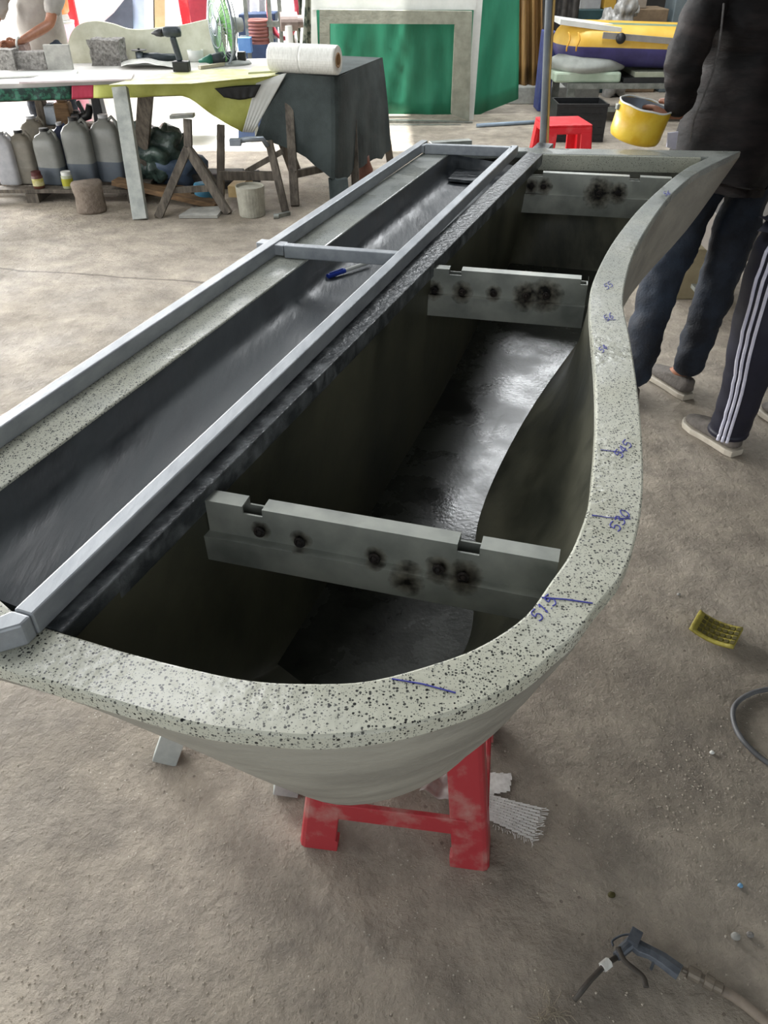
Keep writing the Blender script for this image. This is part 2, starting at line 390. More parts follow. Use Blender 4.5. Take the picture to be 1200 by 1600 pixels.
def match(tops, table, k=0):
    """pair every rim point with the bottom point of the nearest place in the table (moving forward only)"""
    out = []; pos = 0.0
    for p in tops:
        best = None
        for i in range(int(pos), min(int(pos) + 8, len(table) - 1)):
            a_, b_ = Vector(table[i][:2]), Vector(table[i + 1][:2]); d = b_ - a_
            f = max(0, min(1, (Vector(p[:2]) - a_).dot(d) / max(d.length_squared, 1e-12)))
            e = (a_ + d * f - Vector(p[:2])).length
            if best is None or e < best[0] - 1e-6: best = (e, i, f)
        e, i, f = best; pos = i
        out.append((Vector(p), Vector(table[i][3:]).lerp(Vector(table[i + 1][3:]), f)))
    return out
st = match(outw, tp)
fl_ = Vector((.60, 2.86, gz(2.86)))
ends = [(farL, fl_)] + [(outer[len(outw) + 1], Vector((.42, 2.85, .62)))] + [(lo[i], Vector(q)) for i, q in enumerate([(.38, 2.82, .60), (.20, 2.22, .55), (-.05, 1.57, .505), (-.21, 1.16, .505), (-.42, .78, .80), (-.50, .66, .91)])]
for k in range(1, 6):
    f = k / 6; st.append((outw[-1].lerp(farL, f), tp and Vector(tp[-1][3:]).lerp(fl_, f)))
st += ends
levels = [(0, 0), (.06, .02), (.2, .1), (.4, .24), (.6, .42), (.78, .62), (.9, .8), (.97, .92), (1.0, 1.0)]   # (down, inward)
rings = []
for dn, inn in levels:
    r_ = []
    for a, c in st:
        p = a.lerp(c, max(inn, .003)); p.z = (Z - .012) + (c.z - Z + .012) * dn; r_.append(p)
    rings.append(r_)
b = B(); b.loft(rings, cap0=False, cap1=False)
bot = [b.v(p) for p in rings[-1]]; 
def spine(p, dz=0.0):
    t = max(0, min(1, (p.y - 1.0) / 1.6)); x = .0 + .62 * t; y = 1.0 + 1.6 * t
    return Vector((x, y, gz(y) + dz))
sp_ = [b.v(spine(v.co)) for v in bot]
half = []
for v, u in zip(bot, sp_):
    q = v.co.lerp(u.co, .5); q.z = min(v.co.z, gz(q.y)); half.append(b.v(q))
for i in range(len(bot)):
    j = (i + 1) % len(bot); b.face([bot[i], bot[j], half[j], half[i]]); b.face([half[i], half[j], sp_[j], sp_[i]])
bmesh.ops.remove_doubles(b.m, verts=b.m.verts, dist=.0005)
b.done('outer_shell', M_shell, T, smooth=True)

# basin interior
fl_pairs = [((97, 988), (-.19, .93)), ((200, 1019), (-.12, .87)), ((390, 1062), (-.03, .82)), ((485, 1067), (.01, .82)), ((580, 1062), (.05, .82)),
 ((688, 1033), (.10, .88)), ((757, 1005), (.14, .95)), ((821, 961), (.165, 1.02)), ((890, 866), (.185, 1.16)), ((921, 780), (.205, 1.33)),
 ((930, 650), (.28, 1.56)), ((923, 512), (.42, 1.88)), ((940, 409), (.62, 2.24)), ((994, 331), (.74, 2.46)), ((1108, 245), (.80, 2.64))]
ip = cr([tuple(P(x, y, Z)) + (fx, fy, gz(fy) + .055) for i, ((x, y), (fx, fy)) in enumerate(fl_pairs)], 4)
ist = match(innw, ip)
E0 = P(843, 240, Z)
for k in range(1, 6): ist.append((innw[-1].lerp(E0, k / 5), ist[len(innw) - 1][1].lerp(Vector((.45, 2.72, gz(2.72) + .055)), k / 5)))
for k in range(1, 16):
    f = k / 16; a = E0.lerp(A, f); ist.append((a, Vector((.45 - .64 * f, 2.72 - 1.79 * f, gz(2.72 - 1.79 * f) + .055))))
rings = []
for dn, inn in [(0, 0), (.06, -.0), (.3, .14), (.55, .36), (.78, .62), (.92, .84), (.98, .95), (1, 1)]:
    r_ = []
    for a, c in ist:
        p = a.lerp(c, inn); p.z = (Z - .022) + (c.z - Z + .022) * dn; r_.append(p)
    rings.append(r_)
b = B(); b.loft(rings, cap0=False, cap1=False)
vs = [b.v(p) for p in rings[-1]]; 
inner2 = [b.v(spine(v.co, .055)) for v in vs]
fb = B(); fv = [fb.v(v.co) for v in vs]; fi = [fb.v(v.co.copy()) for v in inner2]
for i in range(len(vs)):
    j = (i + 1) % len(vs); fb.face([fv[i], fv[j], fi[j], fi[i]])
bmesh.ops.delete(b.m, geom=vs + inner2, context='VERTS')
bmesh.ops.remove_doubles(b.m, verts=b.m.verts, dist=.0005)
b.done('basin_lining', M_basin, T, smooth=True, label='olive grey inner wall of the basin')
bmesh.ops.remove_doubles(fb.m, verts=fb.m.verts, dist=.0005); fb.done('basin_floor', M_bfl, T, smooth=True, label='dark wet floor of the basin')
# far lip
b = B(); a0, a1 = P(843, 240.5, Z) + Vector((0, 0, -.002)), P(1096, 245.6, Z) + Vector((0, 0, -.002))
b.prism([a0, a1, a1 - Vector((0, 0, .05)), a0 - Vector((0, 0, .05))], (0, .035, 0))
b.done('end_lip', M_lip, T, bevel=.002)
# divider between gutter and basin
b = B(); s0, s1 = .0, LEN + .17
b.beam(divr(s0) + nl * .028 + Vector((0, 0, -.018)), divr(s1) + nl * .028 + Vector((0, 0, -.018)), .056, .034)
b.done('divider', M_div, T, bevel=.002, label='dark straight wall between gutter and basin')
# gutter lining: curved left wall, flat floor, right wall, near and far ends
b = B()
prof = [(-.002, .0), (.006, -.012), (.012, -.026), (.018, -.04), (.028, -.05), (.045, -.056), (.07, -.058)]
def gut(u, i):
    y = .70 + u * 2.13; Lp = lip_in(y)
    wdt = (Lp - (A + DD * ((Lp - A).dot(DD)))).length - .054
    if i < len(prof): d, zz = prof[i]
    else: d, zz = [(wdt * .5, -.058), (wdt - .012, -.058), (wdt - .004, -.05), (wdt, -.02)][i - len(prof)]
    return Lp - nl * d + Vector((0, 0, zz - .001))
n = 30; rows = [[b.v(gut(k / n, i)) for i in range(len(prof) + 4)] for k in range(n + 1)]
for r0, r1 in zip(rows, rows[1:]):
    for i in range(len(r0) - 1): b.face([r0[i], r0[i + 1], r1[i + 1], r1[i]])
b.face(rows[0]); b.face(rows[-1][::-1])
b.done('gutter_lining', M_gut, T, smooth=True, label='dark shallow gutter with a rounded left wall')
b = B()   # raised end plate in the gutter
b.prism([P(700, 283, .948), P(742, 287, .948), P(790, 244, .948), P(737, 241, .948)], (0, 0, .008)); b.done('gutter_plate', M_div, T)
# pen marks on the rim
def stroke(b, pts, r=.0009):
    b.tube([p + Vector((0, 0, .0006)) for p in pts], r, 6, flat=.4)
DIG = {'5': [[(.9, 1), (.15, 1), (.1, .55), (.55, .62), (.85, .35), (.6, .02), (.05, .08)]], '1': [[(.3, .8), (.55, 1), (.5, 0)]],
       '3': [[(.1, .9), (.6, 1), (.8, .75), (.4, .55), (.85, .3), (.5, 0), (.05, .1)]], '0': [[(.5, 1), (.15, .7), (.15, .25), (.5, 0), (.85, .3), (.8, .75), (.5, 1)]],
       '2': [[(.1, .75), (.5, 1), (.85, .75), (.1, .05), (.9, .05)]], '4': [[(.6, 0), (.6, 1), (.1, .35), (.9, .35)]], '6': [[(.8, .95), (.3, .7), (.1, .3), (.5, 0), (.85, .25), (.5, .5), (.15, .35)]]}
def ink_text(txt, ox, oy, ang, h, name='ink_number'):
    b = B(); ca, sa = math.cos(R(ang)), math.sin(R(ang)); pen = 0
    for ch in txt:
        if ch == '.':
            stroke(b, [P(ox + ca * pen, oy - sa * pen, Z), P(ox + ca * (pen + 1.2), oy - sa * (pen + 1.2), Z)]); pen += h * .2; continue
        for ln in DIG[ch]:
            stroke(b, [P(ox + ca * (pen + x * h * .6) - sa * y * h, oy - sa * (pen + x * h * .6) - ca * y * h, Z) for x, y in cr(ln, 3)])
        pen += h * .72
    b.done(name, M_ink, T, label='blue pen number %s on the rim' % txt)
def ink_line(pts, r=.0009):
    b = B(); stroke(b, [P(x, y, Z) for x, y in pts], r); b.done('ink_line', M_ink, T)
ink_line([(846, 934), (885, 937), (926, 943)], .0012); ink_line([(925, 805), (950, 809), (985, 811)]); ink_line([(938, 703), (962, 706), (975, 707)])
ink_line([(612, 1061), (660, 1069), (712, 1083)], .001); ink_line([(945, 500), (962, 500)]); ink_line([(925, 806), (940, 807)])
ink_text('51.5', 843, 972, 48, 19); ink_text('530', 966, 832, 55, 17); ink_text('545', 970, 717, 50, 14)
ink_text('56', 948, 503, 30, 10); ink_text('55', 948, 453, 30, 9); ink_text('54', 941, 552, 40, 9); ink_text('56', 1039, 307, 20, 7)

# ------------------------------------------------------------------ aluminium frame lying on the trough
def frame():
    t = thing('aluminium_frame', 'long grey box-tube aluminium frame laid over the gutter side of the trough', 'frame', (-.3, 1.2, 1.0))
    h = .030; zc = Z + h / 2 + .001
    r0, r1 = Vector((-.365, .586, zc)), Vector((.452, 2.799, zc)); d = (r1 - r0).normalized(); n = Vector((-d.y, d.x, 0)); wd = .024
    b = B(); b.beam(r0 + n * wd / 2 - d * .01, r1 + n * wd / 2, wd, h); b.done('side_rail', M_alu, t, bevel=.0025)
    l0, l1 = P(0, 676, zc), P(663, 226, zc); dl = (l1 - l0).normalized()
    l00 = l0 - dl * .28
    b = B(); b.beam(l00, l1, wd, h); b.done('side_rail', M_alu, t, bevel=.0025)
    # rounded near corner: short mitred elbow to the end bar
    b = B(); e0 = r0 + n * wd / 2 - d * .011; e1 = e0 - d * .022 - Vector((.012, 0, 0)); e2 = e1 + (l00 - e1).normalized() * .035
    b.tube([e0, e0.lerp(e1, .5) - d * .004, e1, e2], .0145, 4); b.m.free(); b.m = bmesh.new()
    pa = [e0 + n * wd / 2, e0 - n * wd / 2, e0 - n * wd / 2 - d * .015, e1 - d * .012, e2 + Vector((0, -.012, 0)), e2 + Vector((0, .012, 0)), e1 + n * .012 + d * .008]
    b.prism([Vector((p.x, p.y, Z + .001)) for p in pa], (0, 0, h)); b.done('corner_joint', M_alu, t, bevel=.003, label='sanded rounded corner joint')
    b = B(); b.beam(e2, l00 + dl * .012, wd, h); b.done('end_bar', M_alu, t, bevel=.0025)
    b = B(); b.beam(P(446, 391, zc), P(622, 404, zc), wd * .9, h * .95); b.done('cross_bar', M_alu, t, bevel=.002)
    b = B(); b.beam(P(664, 232, zc), P(800, 237, zc), wd, h); b.done('end_bar', M_alu, t, bevel=.002)
    # stubs poking out to the left
    for (x0, y0, x1, y1) in ((405, 384, 447, 389), (648, 231, 664, 232)):
        b = B(); b.beam(P(x0, y0, zc), P(x1, y1, zc), .03, h * .8); b.done('bracket', M_alu, t, bevel=.002)
    return t
frame()
b = B(); b.beam(P(672, 227, 1.005), P(735, 223, 1.005), .035, .022)
tag(b.done('steel_offcut', M_steel, bevel=.002), 'short grey steel offcut across the far end of the frame', 'metal piece')

# ------------------------------------------------------------------ steel braces across the basin
def scorch_mat(name, pts, rad):
    m = bpy.data.materials.new(name); m.use_nodes = True; nt = m.node_tree; N = nt.nodes; L = nt.links; b_ = N['Principled BSDF']
    tc = N.new('ShaderNodeTexCoord'); co_ = tc.outputs['Object']
    n = N.new('ShaderNodeTexNoise'); n.inputs['Scale'].default_value = 14; n.inputs['Detail'].default_value = 7; L.new(co_, n.inputs['Vector'])
    r = N.new('ShaderNodeValToRGB'); L.new(n.outputs[0], r.inputs[0]); r.color_ramp.elements[0].position = .3; r.color_ramp.elements[1].position = .7
    r.color_ramp.elements[0].color = lin('7c807a'); r.color_ramp.elements[1].color = lin('abada4'); c = r.outputs[0]
    nf = N.new('ShaderNodeTexNoise'); nf.inputs['Scale'].default_value = 70; L.new(co_, nf.inputs['Vector'])
    f = None
    for p, k in pts:
        v = N.new('ShaderNodeVectorMath'); v.operation = 'DISTANCE'; L.new(co_, v.inputs[0]); v.inputs[1].default_value = p
        mr = N.new('ShaderNodeMapRange'); L.new(v.outputs['Value'], mr.inputs[0]); mr.inputs[1].default_value = rad * k; mr.inputs[2].default_value = rad * k * .25
        mr.inputs[3].default_value = 0; mr.inputs[4].default_value = 1
        f = mr.outputs[0] if f is None else mth(nt, 'MAXIMUM', f, mr.outputs[0])
    g = mth(nt, 'MULTIPLY_ADD', mth(nt, 'SUBTRACT', nf.outputs[0], .5), 1.6, f); cl = N.new('ShaderNodeClamp'); L.new(mth(nt, 'MULTIPLY', g, mth(nt, 'GREATER_THAN', f, .01)), cl.inputs[0])
    c2 = mixcol(nt, mth(nt, 'MULTIPLY', f, .5), c, lin('8a7450'))
    c3 = mixcol(nt, cl.outputs[0], c2, lin('0d0b09')); L.new(c3, b_.inputs['Base Color'])
    b_.inputs['Metallic'].default_value = .35; b_.inputs['Roughness'].default_value = .45
    return m
def brace(label, L0, R0, notches, welds, hu=.052, hl=.042, ext=(.03, .02), topw=.026, zt=.985):
    a = P(*L0, zt); c = P(*R0, zt); d = (c - a); ln = d.length; d.normalize(); n = Vector((d.y, -d.x, 0))   # n points to the viewer
    if n.y > 0: n = -n
    # the photographed edge is the back edge of the top flange; n goes toward the viewer
    seam = zt - hu
    wp = []
    for (x, y), k in welds:
        pl = a + n * (topw + .006); dr = ray(x, y); t = (pl - EYE).dot(n) / dr.dot(n); wp.append((EYE + dr * t, k))
    m = scorch_mat('scorched_steel', [(tuple(p), k) for p, k in wp], .030)
    T2 = thing('steel_brace', label, 'brace', a.lerp(c, .5) - Vector((0, 0, hu + hl)), 'welded steel braces across the basin')
    up = (0, 0, 1); b = B(); th = .003
    def bx(s0, s1, o0, o1, z0, z1):
        p = [a + d * s + n * o for s, o in ((s0, o0), (s1, o0), (s1, o1), (s0, o1))]
        b.prism([Vector((q.x, q.y, z0)) for q in p], (0, 0, z1 - z0))
    cuts = [0.0]
    for f0, f1 in notches: cuts += [f0 * ln, f1 * ln]
    cuts.append(ln)
    nd = .012
    for i in range(0, len(cuts), 2): bx(cuts[i], cuts[i + 1], 0, topw, zt - th, zt); bx(cuts[i], cuts[i + 1], topw - th, topw, zt - nd, zt - th); bx(cuts[i], cuts[i + 1], 0, th, zt - nd, zt - th)
    bx(0, ln, topw - th, topw, seam, zt - nd); bx(0, ln, 0, th, seam, zt - nd); bx(ln - th, ln, th, topw - th, seam, zt - nd)
    b.done('upper_channel', m, T2)
    b = B()
    bx(-ext[0], ln + ext[1], -.004, topw + .014, seam - .003, seam); bx(-ext[0], ln + ext[1], topw + .011, topw + .014, seam - hl, seam - .003); bx(-ext[0], ln + ext[1], -.004, -.001, seam - hl, seam - .003)
    b.done('lower_channel', m, T2)
    for (p, k) in wp:
        b = B(); rr = .0062
        b.tube([p + (d * math.cos(t) * rr + Vector((0, 0, 1)) * math.sin(t) * rr) for t in [2 * math.pi * i / 12 for i in range(12)]], .0022, 6, closed=True)
        b.blob(p - n * .0005, (.0045, .0045, .0045), .3, seed=k)
        b.done('weld', M_char, T2, smooth=True)
brace('near welded steel brace with two notches in its top flange', (333, 765), (876, 858), [(.115, .175), (.735, .795)],
      [((405, 832), .55), ((468, 848), .6), ((585, 873), .6), ((637, 903), .9), ((685, 890), .7), ((724, 902), .9)], ext=(.055, .0))
brace('middle welded steel brace heavily burnt near its right end', (676, 413), (920, 431), [(.12, .2), (.955, 1.0)],
      [((678, 454), .8), ((722, 457), .9), ((771, 459), .7), ((822, 463), 1.2), ((853, 462), 1.4)], hu=.058, hl=.05, ext=(.04, .0))
brace('farthest welded steel brace just inside the trough end lip', (812, 265), (1049, 276), [(.07, .16), (.73, .8)],
      [((830, 292), 1.0), ((850, 292), 1.0), ((936, 302), 1.8), ((965, 302), 1.2)], hu=.065, hl=.06, ext=(.05, -.01), zt=.975)

# pen in the gutter
a, c = P(512, 432, .951), P(585, 407, .951)
pt = thing('ballpoint_pen', 'blue capped pen lying in the gutter under the frame cross bar', 'pen', a)
dv = (c - a).normalized() * .145; 
b = B(); b.cyl(a, a + dv * .38, .0058, n=14); b.done('cap', mat('blue_cap', '1b2f8c', '2440a5', rough=.3), pt)
b = B(); b.cyl(a + dv * .38, a + dv * .96, .0048, n=14); b.done('barrel', M_white, pt)
b = B(); b.beam(a + dv * .05 + Vector((0, 0, .007)), a + dv * .34 + Vector((0, 0, .007)), .003, .0015); b.done('clip', MATS['blue_cap'], pt)

# ------------------------------------------------------------------ red plastic stools
def stool(name, label, loc, rz, w0, w1, hgt, m, lw=.062, bar=True, dust=True, group=None):
    t = thing(name, label, 'stool', (0, 0, 0), group)
    b = B(); b.box((0, 0, hgt - .008), (w1, w1, .016)); b.box((0, 0, hgt - .04), (w1 * 1.02, w1 * 1.02, .05), taper=.985)
    b.done('seat', m, t, bevel=.012)
    for sx in (-1, 1):
        for sy in (-1, 1):
            b = B(); rings = []
            for z, f in ((0, 1), (.03, .995), (.035, .97), (hgt - .05, 0.0)):
                wv = w1 / 2 + (w0 / 2 - w1 / 2) * (1 - z / hgt) ; wv = w1 / 2 + (w0 - w1) / 2 * (1 - z / hgt)
                k = lw * (1 + .12 * (1 - z / hgt)) + (.006 if z < .034 else 0); th = .02
                cx, cy = sx * wv, sy * wv
                pts = [(0, 0), (-1, 0), (-1, -.28), (-.5, -.3), (-.3, -.5), (-.28, -1), (0, -1), (0, 0)]
                L_ = [(0, -.15), (-.05, -.05), (-.15, 0), (-1, 0), (-1, -.3), (-.35, -.35), (-.3, -1), (0, -1)]
                rings.append([Vector((cx + sx * px_ * k, cy + sy * py_ * k, z)) for px_, py_ in L_])
            b.loft(rings); b.done('leg', m, t, bevel=.002)
    if bar:
        zb = hgt * .26; wb = w1 / 2 + (w0 - w1) / 2 * (1 - zb / hgt) - .006
        for dx, dy in ((0, -1), (0, 1), (-1, 0), (1, 0)):
            b = B()
            if dx == 0: b.box((0, dy * wb, zb), (wb * 2 - lw, .012, .055))
            else: b.box((dx * wb, 0, zb), (.012, wb * 2 - lw, .055))
            b.done('stretcher', m, t, bevel=.003)
    t.location = loc; t.rotation_euler = (0, 0, rz)
    return t
stool('plastic_stool', 'tall scuffed red plastic stool carrying the near end of the trough', (.048, 1.08, 0), R(-8), .415, .30, .497, M_red, lw=.07)
rs = stool('plastic_stool', 'small bright red plastic stool on the floor behind the far end of the trough', Vector((1.375, 6.5, 0)), R(6), .43, .35, .455, M_redb, lw=.085, bar=False)

# wooden trestle under the left side of the trough
t = thing('timber_trestle', 'grey timber trestle standing under the gutter side of the trough', 'trestle', (-.35, 1.3, 0))
f0, f1 = P(258, 1186), P(446, 1238)
for fp, tx, ty in ((f0, -.34, 1.33), (f1, -.12, 1.33), (Vector((-.45, 1.62, 0)), -.34, 1.37), (Vector((.0, 1.6, 0)), -.12, 1.37)):
    b = B(); b.beam(fp, Vector((tx, ty, .455)), .058, .045, up=(0, 1, 0)); b.done('leg', M_pale, t, bevel=.002)
b = B(); b.beam((-.38, 1.35, .479), (.06, 1.35, .479), .06, .045); b.done('top_rail', M_pale, t)

# ------------------------------------------------------------------ people
def skin_obj(name, nodes, edges, root, m, parent, sub=2, disp=0, dscale=.1):
    keys = list(nodes); me = bpy.data.meshes.new(name)
    me.from_pydata([nodes[k][0] for k in keys], [(keys.index(a), keys.index(c)) for a, c in edges], [])
    o = bpy.data.objects.new(name, me); C.objects.link(o); me.materials.append(m)
    md = o.modifiers.new('skin', 'SKIN'); md.use_smooth_shade = True; md.branch_smoothing = .6
    if not me.skin_vertices:
        with bpy.context.temp_override(object=o, active_object=o):
            pass
    bm = bmesh.new(); bm.from_mesh(me); lay = bm.verts.layers.skin.verify(); bm.verts.ensure_lookup_table()
    for i, k in enumerate(keys):
        r_ = nodes[k][1]; bm.verts[i][lay].radius = (r_, r_) if not isinstance(r_, tuple) else r_
        bm.verts[i][lay].use_root = (k == root)
    bm.to_mesh(me); bm.free()
    s = o.modifiers.new('sub', 'SUBSURF'); s.levels = sub; s.render_levels = sub
    if disp:
        tx = bpy.data.textures.new(name + '_folds', 'CLOUDS'); tx.noise_scale = dscale
        d = o.modifiers.new('folds', 'DISPLACE'); d.texture = tx; d.strength = disp; d.texture_coords = 'LOCAL'; d.mid_level = .35
    put(o, parent); return o
def hand(nodes, edges, pre, wrist, w, tip, side, curl, size=1.0):
    """w wrist point, tip direction of the fingers, side the thumb side, curl the palm side"""
    w = Vector(w); f = Vector(tip).normalized(); s = Vector(side); s = (s - f * s.dot(f)).normalized(); c = Vector(curl); c = (c - f * c.dot(f) - s * c.dot(s)).normalized()
    k = size
    nodes[pre + 'p0'] = (w + f * .03 * k, .022 * k); nodes[pre + 'p1'] = (w + f * .07 * k, .026 * k)
    edges += [(wrist, pre + 'p0'), (pre + 'p0', pre + 'p1')]
    for i, (off, ln) in enumerate([(.028, .9), (.01, 1.0), (-.009, .94), (-.027, .75)]):
        a0 = w + f * .092 * k + s * off * k; a1 = a0 + (f * .03 + c * .014) * ln * k; a2 = a1 + (f * .012 + c * .026) * ln * k; a3 = a2 + (f * -.004 + c * .02) * ln * k
        for j, (p, r_) in enumerate([(a0, .0098), (a1, .009), (a2, .0085), (a3, .0075)]): nodes[pre + 'f%d%d' % (i, j)] = (p, r_ * k)
        edges += [(pre + 'p1', pre + 'f%d0' % i)] + [(pre + 'f%d%d' % (i, j), pre + 'f%d%d' % (i, j + 1)) for j in range(3)]
    b0 = w + f * .035 * k + s * .03 * k + c * .006; b1 = b0 + (f * .022 + s * .018 + c * .012) * k; b2 = b1 + (f * .024 + c * .012) * k
    for j, (p, r_) in enumerate([(b0, .013), (b1, .011), (b2, .009)]): nodes[pre + 't%d' % j] = (p, r_ * k)
    edges += [(pre + 'p0', pre + 't0'), (pre + 't0', pre + 't1'), (pre + 't1', pre + 't2')]
def person(label, loc, hip, neck, head, armL, armR, legL, legR, facing, tops, bottoms, sleeve, lean=None, handsd=None, shoes=True):
    """arm = (shoulder, elbow, wrist, handdir, thumbside, curl); leg = (hip, knee, ankle, toe)"""
    t = thing('person', label, 'person', loc); V = Vector; hip = V(hip); neck = V(neck); head = V(head); fc = V(facing).normalized()
    mid = hip.lerp(neck, .5); ch = hip.lerp(neck, .78)
    n = {'hip': (hip, (.135, .11)), 'mid': (mid, (.125, .10)), 'ch': (ch, (.155, .115)), 'neck': (neck + V((0, 0, .01)), .065), 'jaw': (head + fc * .03 - V((0, 0, .07)), .07), 'head': (head + V((0, 0, .015)), (.095, .105)), 'top': (head + V((0, 0, .075)) - fc * .01, .06), 'nose': (head + fc * .112 - V((0, 0, .015)), .012), 'nose0': (head + fc * .085 + V((0, 0, .005)), .012)}
    e = [('hip', 'mid'), ('mid', 'ch'), ('ch', 'neck'), ('neck', 'jaw'), ('jaw', 'head'), ('head', 'top'), ('head', 'nose0'), ('nose0', 'nose')]
    sd = fc.cross(V((0, 0, 1))).normalized()
    for k_, sg in (('el', -1), ('er', 1)): n[k_] = (head + sd * sg * .085 - V((0, 0, .01)), .012); e.append(('head', k_))
    for k, arm in (('L', armL), ('R', armR)):
        a = [V(q) for q in arm]; n['s' + k] = (a[0], .056); n['u' + k] = (a[0].lerp(a[1], .5), .046); n['e' + k] = (a[1], .039); n['f' + k] = (a[1].lerp(a[2], .4), .038); n['w' + k] = (a[2], .026)
        e += [('ch', 's' + k), ('s' + k, 'u' + k), ('u' + k, 'e' + k), ('e' + k, 'f' + k), ('f' + k, 'w' + k)]; hand(n, e, 'h' + k, 'w' + k, a[2], a[3], a[4], a[5])
    for k, leg in (('L', legL), ('R', legR)):
        a = [V(q) for q in leg]; n['t' + k] = (a[0], .085); n['k' + k] = (a[1], .055); n['c' + k] = (a[1].lerp(a[2], .35), .052); n['a' + k] = (a[2], .038); n['o' + k] = (a[3].lerp(a[2], .15) , .03)
        n['o' + k] = (a[2].lerp(V((a[3].x, a[3].y, .03)), .55), .018); n['o' + k][0].z = .035
        e += [('hip', 't' + k), ('t' + k, 'k' + k), ('k' + k, 'c' + k), ('c' + k, 'a' + k), ('a' + k, 'o' + k)]
    skin_obj('body', n, e, 'hip', M_skin, t)
    g = {'hem': (hip + (neck - hip) * -.2, (.20, .165)), 'hip': (hip + (neck - hip) * .05, (.19, .155)), 'm': (mid, (.175, .14)), 'ch': (ch, (.185, .145)), 'nk': (neck - V((0, 0, .02)), .085)}; ge = [('hem', 'hip'), ('hip', 'm'), ('m', 'ch'), ('ch', 'nk')]
    for k, arm in (('L', armL), ('R', armR)):
        a = [V(q) for q in arm]; g['s' + k] = (a[0], .082); g['u' + k] = (a[0].lerp(a[1], .5), .066); ge += [('ch', 's' + k), ('s' + k, 'u' + k)]
        if sleeve == 'long':
            g['e' + k] = (a[1], .064); g['f' + k] = (a[1].lerp(a[2], .5), .058); g['w' + k] = (a[2].lerp(a[1], .06), .048); ge += [('u' + k, 'e' + k), ('e' + k, 'f' + k), ('f' + k, 'w' + k)]
        else:
            g['e' + k] = (a[0].lerp(a[1], .85), .068); ge += [('u' + k, 'e' + k)]
    skin_obj('shirt', g, ge, 'hip', tops, t, sub=3, disp=.035, dscale=.075)
    if bottoms:
        q = {'hip': (hip, (.165, .135)), 'wst': (hip + (neck - hip) * .14, (.16, .13))}; qe = [('hip', 'wst')]
        for k, leg in (('L', legL), ('R', legR)):
            a = [V(x) for x in leg]; q['t' + k] = (a[0].lerp(a[1], .12), .105); q['h' + k] = (a[0].lerp(a[1], .55), .092); q['k' + k] = (a[1], .076); q['c' + k] = (a[1].lerp(a[2], .5), .068); q['a' + k] = (a[2] - (a[1] - a[2]) * .06, .064)
            qe += [('hip', 't' + k), ('t' + k, 'h' + k), ('h' + k, 'k' + k), ('k' + k, 'c' + k), ('c' + k, 'a' + k)]
        skin_obj('trousers', q, qe, 'hip', bottoms, t, sub=3, disp=.03, dscale=.06)
    b = B(); b.blob(head + V((0, 0, .035)) - fc * .03, (.1, .1, .115), .05, sub=3, flatbottom=-.8); b.done('hair', M_hair, t, smooth=True)
    for sg in (-1, 1):
        b = B(); b.blob(head + fc * .094 + sd * sg * .034 + V((0, 0, .015)), (.013, .01, .008), 0, sub=1); b.done('eye', M_hair, t, smooth=True)
    b = B(); b.blob(head + fc * .098 - V((0, 0, .06)), (.024, .01, .007), 0, sub=1); b.done('mouth', mat('lips', '7a3d38', rough=.5), t, smooth=True)
    if shoes:
        for leg in (legL, legR): shoe(t, leg[2], leg[3])
    return t
def shoe(t, ankle, toe):
    a = Vector((ankle[0], ankle[1], 0)); c = Vector((toe[0], toe[1], 0)); d = (c - a).normalized(); s = Vector((-d.y, d.x, 0)); h0 = a - d * .055; L_ = .285
    lift = max(0, ankle[2] - .12)
    wid = [(0, .026), (.03, .034), (.09, .036), (.15, .04), (.2, .047), (.25, .04), (.275, .022), (.285, .008)]
    def outline(k, z): return [h0 + d * x + s * w_ * k + Vector((0, 0, z)) for x, w_ in wid] + [h0 + d * x - s * w_ * k + Vector((0, 0, z)) for x, w_ in reversed(wid)]
    b = B(); b.loft([outline(1.06, .002), outline(1.12, .006), outline(1.12, .024), outline(1.04, .027)]); solb = b
    b = B(); rings = []
    for z, k, cut in ((.025, 1.03, 1), (.045, 1.0, .97), (.06, .85, .86), (.075, .75, .62), (.095, .78, .45)):
        r_ = []
        for x, w_ in wid: r_.append(h0 + d * (x * cut) + s * w_ * k + Vector((0, 0, z)))
        for x, w_ in reversed(wid): r_.append(h0 + d * (x * cut) - s * w_ * k + Vector((0, 0, z)))
        rings.append(r_)
    b.loft(rings); up_ = b.done('shoe', M_shoe, t, smooth=True, sub=1); solb.done('sole', M_sole, up_, bevel=.002)
    b = B()
    for i in range(3): b.beam(h0 + d * (.13 + i * .018) + s * .022 + Vector((0, 0, .077 - i * .006)), h0 + d * (.13 + i * .018) - s * .022 + Vector((0, 0, .077 - i * .006)), .005, .003)
    b.done('laces', M_sole, up_)

